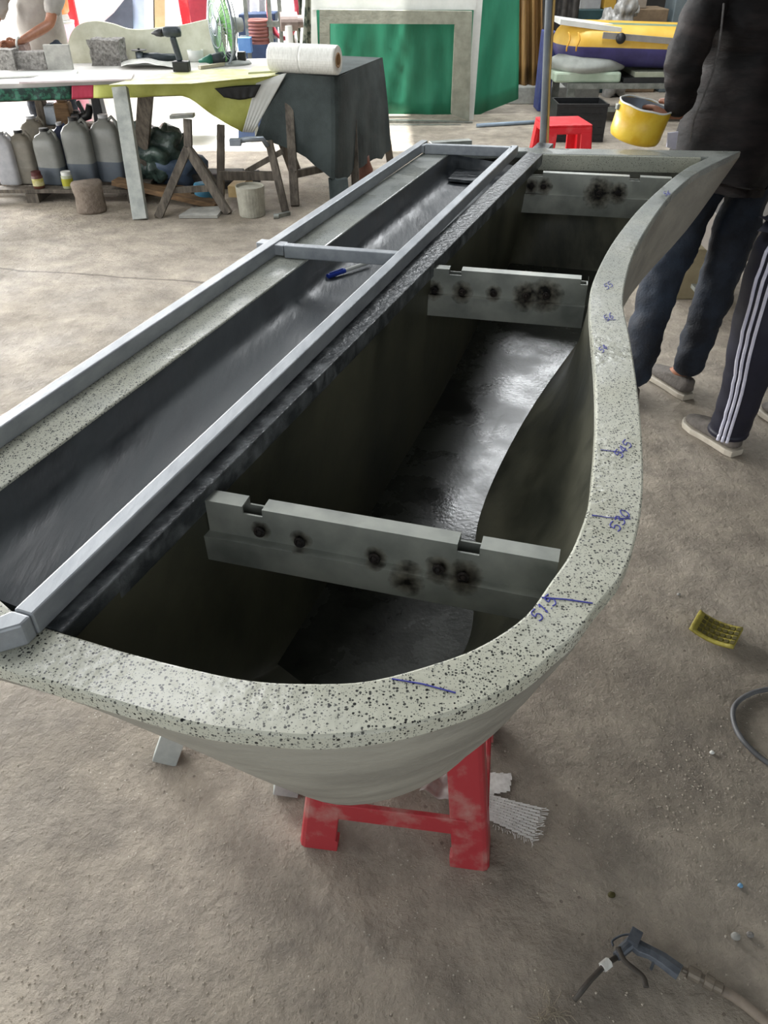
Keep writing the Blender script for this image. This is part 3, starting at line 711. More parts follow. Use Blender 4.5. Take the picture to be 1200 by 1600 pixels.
pa = person('person in a black long-sleeved top and dark jeans, seen from behind, holding a yellow pot', (1.2, 3.05, 0), (1.285, 3.16, .95), (1.34, 3.22, 1.46), (1.35, 3.27, 1.63),
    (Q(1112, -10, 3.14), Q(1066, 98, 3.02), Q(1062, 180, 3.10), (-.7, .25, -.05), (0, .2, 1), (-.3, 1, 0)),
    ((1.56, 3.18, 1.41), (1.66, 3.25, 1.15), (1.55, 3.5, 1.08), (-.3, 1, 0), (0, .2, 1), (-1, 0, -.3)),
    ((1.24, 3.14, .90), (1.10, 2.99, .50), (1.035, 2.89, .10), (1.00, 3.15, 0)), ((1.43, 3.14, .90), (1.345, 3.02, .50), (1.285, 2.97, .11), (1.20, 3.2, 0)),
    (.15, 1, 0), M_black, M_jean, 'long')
b = B()   # pale seam down the back of the top
b.tube([Q(x, y, Y - .012) for x, y, Y in ((1131, 5, 3.045), (1127, 45, 3.035), (1122, 80, 3.03), (1113, 115, 3.03), (1100, 150, 3.035), (1085, 185, 3.05), (1078, 222, 3.06))], .0035, 6); b.done('seam', M_thread, pa, label='pale stitched side seam of the black top')
b = B(); b.prism([Q(x, y, 3.1) for x, y in ((1044, 208), (1060, 206), (1056, 234), (1042, 230))], (0, .01, 0)); b.done('shirt_hem', M_stripe, pa, label='white undershirt hem at the hip')

# person in tracksuit trousers: the legs are lofted so the stripes lie on them
V = Vector
LB = [((1.315, 2.475, .87), .10), ((1.285, 2.47, .75), .10), ((1.275, 2.46, .5), .088), ((1.30, 2.49, .3), .076), ((1.315, 2.525, .12), .072), ((1.315, 2.535, .07), .076)]
RB = [((1.555, 2.52, .87), .10), ((1.60, 2.55, .75), .10), ((1.64, 2.58, .5), .088), ((1.67, 2.62, .3), .076), ((1.68, 2.64, .12), .072), ((1.68, 2.64, .07), .076)]
pb_ = person('person in navy tracksuit trousers with white side stripes standing at the right edge', (1.45, 2.5, 0), (1.43, 2.49, .97), (1.48, 2.56, 1.48), (1.50, 2.62, 1.66),
    ((1.30, 2.5, 1.42), (1.33, 2.38, 1.14), (1.265, 2.45, 1.235), (-.75, .2, .0), (0, .3, 1), (-.2, 1, -.3)), ((1.66, 2.6, 1.42), (1.74, 2.62, 1.15), (1.66, 2.8, 1.05), (-.3, 1, 0), (0, .2, 1), (-1, 0, 0)),
    ((1.33, 2.48, .88), LB[2][0], (1.325, 2.525, .10), (1.21, 2.78, 0)), ((1.53, 2.52, .88), RB[2][0], (1.68, 2.63, .10), (1.56, 2.86, 0)), (-.3, 1, 0), M_navy, None, 'short')
b = B()
def legring(c, r_, n=20): return [V(c) + V((math.cos(a) * r_, math.sin(a) * r_ * 1.05, 0)) for a in [2 * math.pi * k / n for k in range(n)]]
def smooth_leg(L_):
    q = cr([tuple(c) + (r_,) for c, r_ in L_], 6); out = []
    for i, t_ in enumerate(q):
        out.append((V(t_[:3]), t_[3] * (1 + .035 * math.sin(i * 1.9) + .02 * math.sin(i * 3.1))))
    return out
for L_ in (LB, RB): b.loft([legring(c, r_) for c, r_ in smooth_leg(L_)])
b.loft([[V((1.43, 2.495, z)) + V((math.cos(a) * rx, math.sin(a) * ry, 0)) for a in [2 * math.pi * k / 20 for k in range(20)]] for z, rx, ry in ((.84, .05, .05), (.87, .2, .11), (.95, .235, .13), (1.04, .2, .125))])
b.done('trousers', M_navy, pb_, smooth=True, sub=1)
for k in range(3):
    for L_, base in ((LB, 205),):
        b = B(); pts = []
        for i, (c, r_) in enumerate(smooth_leg(L_)):
            a = R(base + k * 13 + 18 * (i / 30)); pts.append(c + V((math.cos(a), math.sin(a) * 1.05, 0)) * (r_ * .985))
        b.tube(pts, .0062, 6); b.done('side_stripe', M_stripe, pb_, smooth=True)

# yellow pot
pc = Q(1000, 189, 3.10); KS = .9; Mt = Matrix.Rotation(R(10), 3, 'Y') @ Matrix.Rotation(R(6), 3, 'X')
t = thing('enamel_pot', 'dented yellow enamel pot held out by the person in black', 'pot', pc - V((0, 0, .07)))
b = B(); b.lathe([(.085, -.072), (.098, -.066), (.104, -.05), (.106, .06), (.103, .06), (.101, -.05), (.09, -.062), (.0, -.064)], pc, Mt, n=40, cap0=True, cap1=False); [setattr(v_, 'co', pc + (v_.co - pc) * KS) for v_ in b.m.verts]; b.done('body', M_yel, t, smooth=True)
b = B(); b.lathe([(.1005, .058), (.100, -.05), (.085, -.061), (.001, -.062)], pc, Mt, n=40, cap0=False, cap1=False); [setattr(v_, 'co', pc + (v_.co - pc) * KS) for v_ in b.m.verts]; b.done('inside', M_steelin, t, smooth=True, label='dull grey metal inside')
b = B(); b.tube([pc + Mt @ V((math.cos(a) * .105, math.sin(a) * .105, .061 + .0015 * math.sin(a * 7))) for a in [2 * math.pi * k / 40 for k in range(40)]], .0035, 8, closed=True); [setattr(v_, 'co', pc + (v_.co - pc) * KS) for v_ in b.m.verts]; b.done('rim', M_white, t, smooth=True, label='chipped white rim')
b = B(); b.box(pc + Mt @ V((-.108, 0, .035)), (.014, .03, .02)); [setattr(v_, 'co', pc + (v_.co - pc) * KS) for v_ in b.m.verts]; b.done('handle_stub', M_steel, t, bevel=.002)

# person behind the workbench
pcx = person('person in a grey short-sleeved shirt leaning over stone samples behind the workbench', (-2.6, 7.2, 0), (-2.72, 7.15, .95), (-2.62, 7.0, 1.42), (-2.6, 6.88, 1.6),
    ((-2.42, 6.98, 1.36), Q(78, 38, 6.85), Q(30, 66, 6.55), (-.8, -.3, -.1), (0, -.5, 1), (0, -.3, -1)), ((-2.82, 7.0, 1.36), Q(-10, 40, 6.8), Q(-4, 80, 6.5), (.8, -.3, -.1), (0, -.5, 1), (0, -.3, -1)),
    ((-2.62, 7.15, .9), (-2.6, 7.05, .5), (-2.62, 7.1, .1), (-2.6, 6.85, 0)), ((-2.82, 7.15, .9), (-2.85, 7.05, .5), (-2.86, 7.1, .1), (-2.88, 6.85, 0)), (.1, -1, 0), M_grey_shirt, M_jean, 'short')
b = B(); wp = Q(28, 66, 6.53); b.tube([wp + V((math.cos(a) * .01, math.sin(a) * .032, math.cos(a) * .0 + math.sin(a + 1.57) * .032)) for a in [2 * math.pi * k / 14 for k in range(14)]], .007, 6, closed=True); b.done('wristwatch', M_white, pcx, smooth=True)

# ------------------------------------------------------------------ workbench and what is on it
TF0, TF1 = V((-3.9, 5.50, .8)), V((-.74, 6.18, .8)); td = (TF1 - TF0).normalized(); tn = V((-td.y, td.x, 0))
t = thing('workbench', 'long trestle workbench with a board top and pale painted legs', 'table', (-2.3, 6.2, 0))
b = B(); b.prism([TF0, TF1, TF1 + tn * .95, TF0 + tn * .95], (0, 0, -.03)); b.done('tabletop', mat('table_boards', 'b3b0aa', 'd2d0cb', rough=.7, scale=4), t, bevel=.003)
b = B(); b.beam(TF0 + tn * .03 - V((0, 0, .07)), TF1 + tn * .03 - V((0, 0, .07)), .03, .08); b.done('apron', M_wood, t)
lt = Q(190, 150, 5.85)
for a_, c_, m_ in ((lt, P(220, 343), M_pale), (Q(232, 150, 6.0), P(212, 300) + V((.0, .1, 0)), M_wood), (Q(-150, 160, 5.7), P(-160, 340), M_pale), (TF1 + tn * .8 - td * .1, V((-.75, 6.9, 0)), M_wood), (TF0 + tn * .8 + td * .2, V((-3.8, 6.4, 0)), M_wood)):
    a2 = V((a_.x, a_.y, .77)); b = B(); b.beam(a2, c_, .1, .05, up=(0, 1, 0)); b.done('leg', m_, t, bevel=.003)
# flat boards on the bench
def bplane(px_, py_, z=.8): return P(px_, py_, z)
for i, (pts, lab, m_) in enumerate([(((-30, 124), (120, 118), (122, 112), (-30, 115)), 'white board lying along the back left of the workbench', M_white),
      (((30, 131), (205, 126), (210, 117), (70, 119)), 'pinkish white board at the front edge of the workbench', mat('pink_white', 'd6c6c8', 'e6dede', rough=.5)),
      (((388, 116), (432, 113), (428, 105), (395, 107)), 'small pale green tile next to the film roll', mat('pale_green', 'a9ae87', 'bcc09c', rough=.6))]):
    b = B(); b.prism([P(x, y, .802 + .0005 * i) for x, y in pts], (0, 0, .012)); tag(b.done('board', m_, bevel=.002), lab, 'board')
# banner cloth over the front edge
def FE(x, y, off=.02):
    p0 = TF0 - tn * off; dr = ray(x, y); k = (p0 - EYE).dot(tn) / dr.dot(tn); return EYE + dr * k
t = thing('banner_cloth', 'yellow, red and green printed banner draped over the front edge of the workbench', 'banner', (-2, 5.85, .7))
def strip(tops, bots, name, m_, off=.02, lab=None):
    b = B(); n = 24
    tt = cr([tuple(FE(x, y, off)) for x, y in tops], 8); bb_ = cr([tuple(FE(x, y, off)) for x, y in bots], 8)
    tt = resample([V(q) for q in tt], n); bb_ = resample([V(q) for q in bb_], n)
    rows = [[b.v(tt[i].lerp(bb_[i], j / 6) - tn * (.012 * min(1, (tt[0] - tt[-1]).length / .6) ** 2 * math.sin(i * 1.3) * j / 6)) for j in range(7)] for i in range(n)]
    for r0, r1 in zip(rows, rows[1:]):
        for j in range(6): b.face([r0[j], r1[j], r1[j + 1], r0[j + 1]])
    b.done(name, m_, t, smooth=True, solid=.003, label=lab)
M_yb = mat('yellow_banner', 'b3b758', 'c9cc72', rough=.5, scale=9, bump=.2, thr=(.3, .7))
M_gb = mat('green_print', '12312b', '2f6a55', rough=.5, scale=30, thr=(.45, .55)); M_rb = mat('red_print', 'a82a44', 'c03a55', rough=.5)
strip([(-40, 140), (40, 138), (112, 134)], [(-40, 159), (40, 157), (112, 155)], 'green_section', M_gb)
strip([(112, 134), (146, 133)], [(112, 155), (146, 153)], 'red_section', M_rb)
strip([(146, 133), (220, 130), (290, 128), (360, 122), (436, 117)], [(146, 153), (220, 152), (288, 151), (335, 182), (379, 207)], 'yellow_section', M_yb, .025)
strip([(400, 130), (436, 117), (448, 114)], [(379, 206), (392, 207), (396, 207)], 'white_hem', M_white, .035)
strip([(335, 138), (370, 134), (408, 132)], [(350, 152), (375, 156), (398, 152)], 'black_smear', M_dark, .05, 'black paint smear on the yellow cloth')
b = B(); b.prism([P(x, y, .801) for x, y in ((170, 133), (300, 131), (436, 118), (440, 110), (330, 108), (235, 118))], (0, 0, .0025)); b.done('top_section', mat('faded_yellow', 'b7b774', 'cfcfae', rough=.6, scale=12), t)

# stone samples
def block(px0, px1, yb, yt, lab, m_, dp=.12, amp=.008, z=.8, rz=0):
    p0, p1 = P(px0, yb, z), P(px1, yb, z); Y = (p0.y + p1.y) / 2; hgt = Q((px0 + px1) / 2, yt, Y).z - z; wd = abs(p1.x - p0.x)
    b = B(); n = 8
    def f(u, v, w_): return V((u - .5, v - .5, w_ - .5))
    bmesh.ops.create_cube(b.m, size=1); bmesh.ops.subdivide_edges(b.m, edges=b.m.edges, cuts=5, use_grid_fill=True)
    for v in b.m.verts:
        q = v.co.copy(); nn = noise.noise_vector(q * 4 + V((px0, 0, 0)))
        v.co = V((q.x * wd, q.y * dp, (q.z + .5) * hgt)) + V((nn.x, nn.y, nn.z if q.z > -.49 else 0)) * amp
    o = b.done('stone_block', m_, bevel=0); o.location = ((p0.x + p1.x) / 2, Y + dp / 2, z); o.rotation_euler = (0, 0, rz)
    tag(o, lab, 'stone'); return o
block(0, 26, 110, 78, 'rough stone block at the left edge of the workbench', M_stone, z=.815)
block(5, 45, 103, 70, 'reddish rough stone block held down behind the front stones', mat('reddish_stone', '75645f', 'a8918a', rough=.8, scale=30, bump=.6), z=.815)
block(27, 74, 109, 82, 'low split-face stone block next to the smooth tile', M_stone, z=.815)
block(75, 114, 109, 70, 'smooth grey sample tile standing beside the stone blocks', M_tile, dp=.03, amp=.0, z=.815)
block(144, 190, 103, 63, 'tall rough grey stone block alone in front of the white slab', M_stone, dp=.2, amp=.018)
# white slab with curved outline
pts = cr([(110, 100), (106, 80), (107, 62), (116, 44), (132, 35), (152, 33), (175, 37), (200, 45), (225, 46), (250, 43), (285, 39), (320, 31), (345, 28), (352, 60), (352, 96)], 4)
b = B(); b.prism([Q(x, y, 6.93 + (100 - y) * .0012) for x, y in pts], (0, .035, 0))
tag(b.done('curved_slab', mat('cream_slab', 'b9b9a2', 'd0d0bd', rough=.6, scale=10), bevel=.004), 'cream slab with a wavy outline leaning behind the tools on the workbench', 'slab')
# fan
fc_ = Q(346, 40, 6.72); t = thing('pedestal_fan', 'round caged fan with green blades behind the drill', 'fan', V((fc_.x, fc_.y, .8)))
ax = V((-.88, -.47, 0)); Mf = ax.to_track_quat('Z', 'Y').to_matrix(); rf = .25
b = B()
for zz, rr in ((.055, .06), (.05, .14), (.03, .21), (0, rf), (-.04, .22), (-.06, .1)):
    b.tube([fc_ + Mf @ V((math.cos(a) * rr, math.sin(a) * rr, zz)) for a in [2 * math.pi * k / 36 for k in range(36)]], .004 if rr < rf else .009, 5, closed=True)
for k in range(48):
    a = 2 * math.pi * k / 48
    for sg in (1, -1): b.tube([fc_ + Mf @ V((math.cos(a) * r_, math.sin(a) * r_, zz * sg)) for r_, zz in ((.05, .055), (.14, .05), (.21, .03), (rf, 0))], .0016, 3)
b.done('cage', M_steelin, t)
b = B(); b.lathe([(.0, .062), (.045, .06), (.05, .05), (.05, .045)], fc_, Mf); b.done('badge', M_steelin, t, smooth=True)
M_fan = mat('green_blades', '4f8a48', '7fb56a', rough=.25, scale=6)
for k in range(3):
    b = B(); a0 = k * 2.094
    def bl(u, v): 
        r_ = .04 + u * .195; a = a0 + (v - .5) * (1.75 + .35 * u); return fc_ + Mf @ V((math.cos(a) * r_, math.sin(a) * r_, (v - .5) * .04))
    b.grid(bl, 6, 8); b.done('blade', M_fan, t, smooth=True, solid=.003)
b = B(); b.cyl(fc_ - ax * .03, fc_ - ax * .16, .06, .045); b.done('motor', M_pale, t, smooth=True)
b = B(); b.cyl(fc_ - ax * .1, V((fc_.x + .05, fc_.y + .05, .83)), .018); b.lathe([(.14, 0), (.13, .02), (.03, .04)], (fc_.x + .05, fc_.y + .05, .8)); b.done('stand', M_pale, t, smooth=True)
# drill
d0 = P(283, 113, .803); t = thing('cordless_drill', 'dark cordless drill standing upright on its battery on the bench', 'drill', d0)
M_tool = mat('dark_tool', '1f272b', '333c42', rough=.45, scale=20); k = .0043
b = B(); b.box(d0 + V((0, .04, .034)), (.115, .08, .065)); b.done('battery', M_dark, t, bevel=.006)
b = B(); b.beam(d0 + V((-.005, .04, .065)), d0 + V((-.035, .04, .215)), .042, .036, up=(0, 1, 0)); b.done('handle', M_tool, t, bevel=.01)
b = B(); b.lathe([(.0, -.06), (.03, -.055), (.034, -.03), (.034, .04), (.028, .06), (.026, .065)], d0 + V((-.03, .04, .245)), Matrix.Rotation(R(-90), 3, 'Y')); b.done('motor_housing', M_tool, t, smooth=True)
b = B(); b.lathe([(.024, .065), (.026, .09), (.02, .12), (.01, .135), (.006, .15)], d0 + V((-.03, .04, .243)), Matrix.Rotation(R(-93), 3, 'Y')); b.done('chuck', M_dark, t, smooth=True)
# angle grinders
def grinder(px_, py_, lab, ang, m_, ln=.2):
    p = P(px_, py_, .803) + V((0, .05, .035)); d = V((math.cos(ang), math.sin(ang), 0)); t = thing('angle_grinder', lab, 'power tool', p - V((0, 0, .035)))
    b = B(); b.tube([p, p + d * ln * .45, p + d * ln * .55, p + d * ln], [.034, .034, .028, .024], 14); b.done('body', m_, t, smooth=True)
    b = B(); b.cyl(p - d * .03 - V((0, 0, .03)), p - d * .03 + V((0, 0, .04)), .03); b.done('gear_head', M_steelin, t, smooth=True)
    b = B(); b.cyl(p - d * .03 + V((0, 0, .05)), p - d * .03 + V((0, 0, .054)), .058, n=24); b.cyl(p - d * .03 + V((0, 0, .03)), p - d * .03 + V((0, 0, .065)), .009); b.done('disc', M_dark, t)
grinder(224, 100, 'grey angle grinder lying left of the drill with its disc up', .15, M_tool, .24)
b = B(); a, c = P(322, 103, .803) + V((0, 0, .04)), P(368, 100, .803) + V((0, 0, .045)); b.tube([a, a.lerp(c, .25), a.lerp(c, .6), c], [.012, .035, .045, .04], 14)
t = thing('die_grinder', 'dark power tool with a green nose lying below the fan', 'power tool', a - V((0, 0, .04))); b.done('body', M_tool, t, smooth=True)
b = B(); b.tube([a - V((.05, .0, .01)), a, a.lerp(c, .2)], [.01, .02, .037], 14); b.done('nose', mat('green_nose', '1c5a48', '2b7560', rough=.4), t, smooth=True)
b = B(); b.box(c + V((.05, .02, 0)), (.06, .06, .07)); b.done('battery', M_dark, t, bevel=.006)
b = B(); p = P(378, 97, .803) + V((0, 0, .03)); b.tube([p + V((math.cos(a) * .03, 0, math.sin(a) * .022)) for a in [2 * math.pi * k / 20 for k in range(20)]], .009, 8, closed=True); tag(b.done('tape_ring', M_white, smooth=True), 'small white tape ring right of the green-nosed tool', 'tape')
b = B(); b.lathe([(.055, 0), (.062, .075), (.058, .075), (.052, .004)], P(303, 98, .803) + V((0, .1, 0))); tag(b.done('plastic_tub', M_white, smooth=True), 'small white plastic tub right of the drill handle', 'tub')
b = B(); b.beam(P(312, 108, .803) + V((0, 0, .01)), P(345, 100, .803) + V((.1, 0, .01)), .03, .02); tag(b.done('wood_strip', mat('pale_strip', 'b8b199', 'cfc8b0', rough=.7)), 'pale wooden strip in front of the white tub', 'wood')
b = B(); b.grid(lambda u, v: P(190 + u * 95, 108 - v * 8, .803) + V((0, 0, .012 + .03 * math.exp(-((u - .35) ** 2) * 14) + .01 * noise.noise(V((u * 5, v * 4, 0))))), 20, 6)
tag(b.done('plastic_bag', M_film, smooth=True, solid=.002), 'crumpled clear plastic bag between the tall stone block and drill', 'plastic bag')

# ------------------------------------------------------------------ table under dark green netting, film roll
t = thing('netted_table', 'low table frame at the bench end hidden under dark green netting', 'table', (-.35, 6.5, 0))
TL, FC_, BR, BL = P(430, 117, .80), P(527, 120, .80), P(596, 92, .80), P(505, 88, .80)
b = B(); b.prism([TL, FC_ + V((-.02, .02, 0)), BR + V((-.03, 0, 0)), BL], (0, 0, -.03)); b.done('tabletop', M_wood, t)
for a_, f_ in (((470, 150), (461, 322)), ((600, 180), (611, 262)), ((545, 200), (556, 300))):
    q = P(*f_); b = B(); b.beam(V((q.x - .03, max(q.y + .2, 6.22 if a_[0] < 500 else 6.5), .77)) if a_[0] < 590 else V((q.x - .12, q.y - .0, .77)), q, .06, .05, up=(0, 1, 0)); b.done('leg', M_wood, t, bevel=.002)
b = B(); b.beam(P(461, 322) + V((0, .08, .2)), P(556, 300) + V((0, .1, .2)), .03, .05); b.done('rail', M_wood, t)
tb = thing('netting_cover', 'dark green netting draped over the table beside the film roll', 'cover', (-.35, 6.4, .3))
tops = [TL, TL.lerp(FC_, .5), FC_, FC_.lerp(BR, .33), FC_.lerp(BR, .66), BR, BR + V((.0, .02, 0))]
bots = [Q(398, 214, 6.10), Q(470, 243, 6.04), Q(527, 284, 5.98), Q(553, 268, 6.25), Q(580, 253, 6.55), Q(607, 238, 6.85), Q(606, 190, 7.0)]
tt = cr([tuple(q) for q in tops], 8); bb_ = cr([tuple(q) for q in bots], 8); b = B(); rows = []
for i, (a_, c_) in enumerate(zip(tt, bb_)):
    a_, c_ = V(a_), V(c_); rr = []
    for j in range(13):
        f = j / 12; p = a_.lerp(c_, f) + V((0, 0, .006)) + V((.5, -.8, 0)) * (.018 * math.sin(i * .9 + f * 1.5) * f + .05 * f * (1 - f)); rr.append(b.v(p + V((0, 0, .015 * noise.noise(V((i * .4, f * 2, 1))) * (1 if j == 12 else 0)))))
    rows.append(rr)
for r0, r1 in zip(rows, rows[1:]):
    for j in range(12): b.face([r0[j], r1[j], r1[j + 1], r0[j + 1]])
top = [b.v(V(a_) + V((0, 0, .008))) for a_ in (TL, FC_, BR, BL)]; b.face(top)
b.done('sheet', M_net, tb, smooth=False, solid=.003)
b = B(); b.grid(lambda u, v: Q(513 + u * 30 + v * 3, 278 + v * (40 - 8 * u), 5.97 - v * .1) + V((0, .02 * math.sin(u * 9), 0)), 8, 8); b.done('hanging_end', M_net, tb, smooth=True, solid=.003, label='loose end of the netting trailing to the floor')
a, c = P(432, 113, .812) + V((0, 0, .092)), P(512, 117, .812) + V((0, 0, .092)); a = a.lerp(c, 0) ; dr_ = (c - a).normalized()
t = thing('film_roll', 'fat roll of clear stretch film lying on the netted table', 'roll', V((a.x, a.y, .81)))
qd = dr_.to_track_quat('Z', 'Y').to_matrix(); ln = .50; a = a - dr_ * .03
b = B(); b.lathe([(.045, 0), (.086, .0), (.09, .008), (.091, ln * .46), (.088, ln * .48), (.091, ln * .5), (.09, ln - .008), (.086, ln), (.045, ln)], a, qd, n=36, cap0=False, cap1=False); b.done('film', M_film, t, smooth=False)
b = B(); b.lathe([(.046, -.004), (.046, ln + .004), (.036, ln + .004), (.036, -.004), (.046, -.004)], a, qd, n=30, cap0=False, cap1=False); b.done('core', M_card, t, smooth=True)

# ------------------------------------------------------------------ under the bench
def make_jug(name, lab, m_, capm, hgt=.42, wd=.2, dp=.13):
    t = thing(name, lab, 'jug', (0, 0, 0), 'plastic jugs under the workbench')
    def rr(w_, d_, z, n=20):
        return [V((math.copysign(abs(math.cos(a)) ** .45, math.cos(a)) * w_ / 2, math.copysign(abs(math.sin(a)) ** .45, math.sin(a)) * d_ / 2, z)) for a in [2 * math.pi * k / n for k in range(n)]]
    b = B(); rings = [rr(wd * k_, dp * k_, z * hgt) for z, k_ in ((0, .93), (.02, 1), (.32, 1), (.34, .985), (.66, 1), (.78, .95), (.87, .7), (.91, .36), (.95, .3))]
    b.loft(rings[:3], cap1=False, mi=1); b.loft(rings[2:], cap0=False, mi=0); b.done('body', m_, t, smooth=True)
    b = B(); b.cyl((0, 0, .95 * hgt), (0, 0, hgt), wd * .16); b.done('cap', capm, t)
    b = B(); b.tube([(wd * .1, 0, .9 * hgt), (wd * .3, 0, .97 * hgt), (wd * .42, 0, .9 * hgt), (wd * .44, 0, .78 * hgt)], .011, 8); b.done('handle', m_, t, smooth=True)
    return t
M_j = [mat('grey_jug', '777975', '8b8d88', rough=.4, scale=6), mat('jug_dregs', '515962', '606870', rough=.4, scale=6)]
M_jw = [mat('white_jug', 'a6a8ae', 'c2c3c6', rough=.35), mat('white_jug_low', 'a6a8ae', 'c2c3c6', rough=.35)]
M_jb = [mat('blue_jug', '27324f', '33405f', rough=.4), mat('blue_jug_low', '1e2740', rough=.4)]
M_jbe = [mat('beige_jug', '736f65', '8a857a', rough=.5), mat('beige_jug_low', '736f65', '8a857a', rough=.5)]
j0 = None
for i, (px_, Y, m_, lab, sc_) in enumerate([(14, 6.12, M_jw, 'white plastic jug at the left end of the row under the workbench', (.8, 1, .85)), (42, 6.15, M_jbe, 'beige plastic jug between the white jug and the brown jar', (.95, 1, .86)),
      (66, 6.4, M_jbe, 'dusty beige jug pushed behind the half-full grey jug', (1, 1, .98)), (82, 6.12, M_j, 'half-full grey jug behind the brown jar', (.95, 1, .9)), (107, 6.22, M_jb, 'dark blue jug squeezed between two grey jugs', (.6, 1, .95)),
      (130, 6.15, M_j, 'tall grey jug with a round mark, behind the stump', (1.05, 1.1, 1.06)), (176, 6.2, M_j, 'rounded grey jug beside the pale painted bench leg', (1.12, 1.1, 1.08))]):
    j = make_jug('plastic_jug', lab, m_, M_dark if i % 2 else MATS['white_jug'])
    q = Q(px_, 299, Y); j.location = (Q(px_, 260, Y).x, Y, .095); j.scale = sc_; j.rotation_euler = (0, 0, R(random.uniform(-14, 14)))
    if i == 5:
        b = B(); b.tube([V((math.cos(a) * .028 - .02, -.0665, .33 + math.sin(a) * .028)) for a in [2 * math.pi * k / 16 for k in range(16)]], .004, 5, closed=True); b.done('round_mark', M_dark, j)
b = B()
for y_ in (6.0, 6.22, 6.42): b.box((-2.62, y_, .08), (1.7, .12, .025))
for x_ in (-3.4, -2.6, -1.85): b.box((x_, 6.2, .034), (.09, .54, .066))
tag(b.done('pallet', M_wood, bevel=.002), 'low grey timber pallet under the row of jugs', 'pallet')
for px_, lab, m1, m2, lc in ((61, 'small brown jar with a dark red lid in front of the grey jug', mat('brown_jar', '4a2a22', '63392c', rough=.4), mat('maroon_lid', '4c1c1c', rough=.4), mat('jar_label', 'a9a04a', 'c9c49c', rough=.5, scale=30)),
                         (107, 'small white jar with a yellow label in front of the blue jug', mat('pale_jar', 'a3a78a', rough=.4), M_white, mat('yellow_label', 'a3a02c', rough=.5))):
    p = V((Q(px_, 290, 5.99).x, 5.99, .093)); t = thing('small_jar', lab, 'jar', p)
    b = B(); b.lathe([(.036, 0), (.04, .004), (.04, .085), (.03, .095)], p); b.done('body', m1, t, smooth=True)
    b = B(); b.lathe([(.035, .09), (.035, .115)], p); b.done('lid', m2, t, smooth=False)
    b = B(); b.lathe([(.0408, .02), (.0408, .07)], p, cap0=False, cap1=False); b.done('paper_label', lc, t, smooth=True)
# clutter shelf
sh = thing('shelf_stand', 'dark board shelf on a grey post under the bench, loaded with tools', 'shelf', (-2.35, 6.5, 0))
b = B(); a, c = Q(58, 198, 6.5), Q(182, 198, 6.5); b.prism([V((a.x, 6.4, a.z)), V((c.x, 6.4, a.z)), V((c.x, 6.62, a.z)), V((a.x, 6.62, a.z))], (0, 0, .018)); b.done('board', M_wood, sh); zsh = a.z + .018
for px_ in (72, 165):
    b = B(); x_ = Q(px_, 220, 6.52).x; b.box((x_, 6.52, a.z / 2), (.05, .05, a.z - .002)); b.done('post', M_wood, sh)
for i, (px_, w_, h_, m_, lab) in enumerate([(70, .07, .17, M_wood, 'grey wooden block at the left end of the tool shelf'), (84, .10, .13, M_steelin, 'dusty steel tin on the tool shelf'), (103, .13, .15, M_woodb, 'brown carton on the tool shelf'), (122, .08, .08, M_dark, 'small black box on the tool shelf'), (158, .08, .2, M_dark, 'tall black tool case on the tool shelf near the bench leg')]):
    x_ = Q(px_, 190, 6.5).x; b = B(); b.box((x_, 6.51, zsh + h_ / 2), (w_, .12, h_), taper=.8); b.box((x_, 6.51, zsh + h_ + .008), (w_ * .5, .06, .016)); tag(b.done('tool_box' if i > 2 else ('tin' if i == 1 else 'block'), m_, bevel=.008), lab, 'box')
x_ = Q(140, 190, 6.5).x; t = thing('power_tool', 'black power tool lying tilted on the tool shelf', 'power tool', (x_, 6.5, zsh))
b = B(); b.tube([(x_ - .1, 6.5, zsh + .035), (x_, 6.5, zsh + .06), (x_ + .03, 6.5, zsh + .13)], [.034, .032, .03], 10); b.done('body', M_dark, t, smooth=True)
b = B(); b.beam((x_ - .02, 6.5, zsh + .05), (x_ - .06, 6.5, zsh + .16), .03, .03, up=(0, 1, 0)); b.done('handle', M_dark, t, bevel=.006)
p = P(138, 336); b = B(); b.lathe([(.1, 0), (.105, .02), (.1, .1), (.108, .19), (.1, .2), (.0, .2)], p + V((0, .1, 0)), n=16)
for v in b.m.verts: v.co += noise.noise_vector(v.co * 9) * .012
tag(b.done('wood_stump', mat('stump_bark', '6e6257', '8b7f72', rough=.9, scale=18, bump=.8), smooth=True), 'short pale wooden stump on the floor in front of the jugs', 'stump')
p = P(392, 342) + V((0, .09, 0)); t = thing('plaster_bucket', 'small cement-caked bucket on the floor beside the trestles', 'bucket', p)
M_cem = mat('dried_cement', '8f8d80', 'a8a698', rough=.8, scale=14, bump=.4)
b = B(); b.lathe([(.085, 0), (.09, .005), (.1, .2), (.095, .2), (.088, .03), (0, .03)], p); b.done('pail', M_cem, t, smooth=False)
b = B(); b.lathe([(.0, .185), (.06, .19), (.094, .182)], p, cap0=False, cap1=False); b.done('filling', M_cem, t, smooth=True)
# trestles
def trestle(lab, apex, feet, post_top=None, plate=None):
    t = thing('wood_trestle', lab, 'trestle', feet[0])
    for f_ in feet: b = B(); b.beam(apex, f_, .055, .05, up=(0, 1, 0)); b.done('leg', M_wood, t, bevel=.002)
    if post_top is not None: b = B(); b.beam(apex - V((0, 0, .05)), post_top, .05, .05, up=(0, 1, 0)); b.done('post', M_wood, t)
    if plate: b = B(); b.beam(plate[0], plate[1], .08, .02); b.done('plate', M_steel, t)
    b = B(); m1 = feet[0].lerp(apex, .4); m2 = feet[1].lerp(apex, .4); b.beam(m1, m2, .025, .04); b.done('brace', M_wood, t)
    return t
ap = Q(293, 232, 5.75); trestle('A-shaped wooden trestle with a small steel plate on its post', ap, [P(247, 340), P(357, 334), V((ap.x + .1, ap.y + .45, 0))], Q(293, 186, 5.8), (Q(267, 182, 5.8), Q(303, 180, 5.8)))
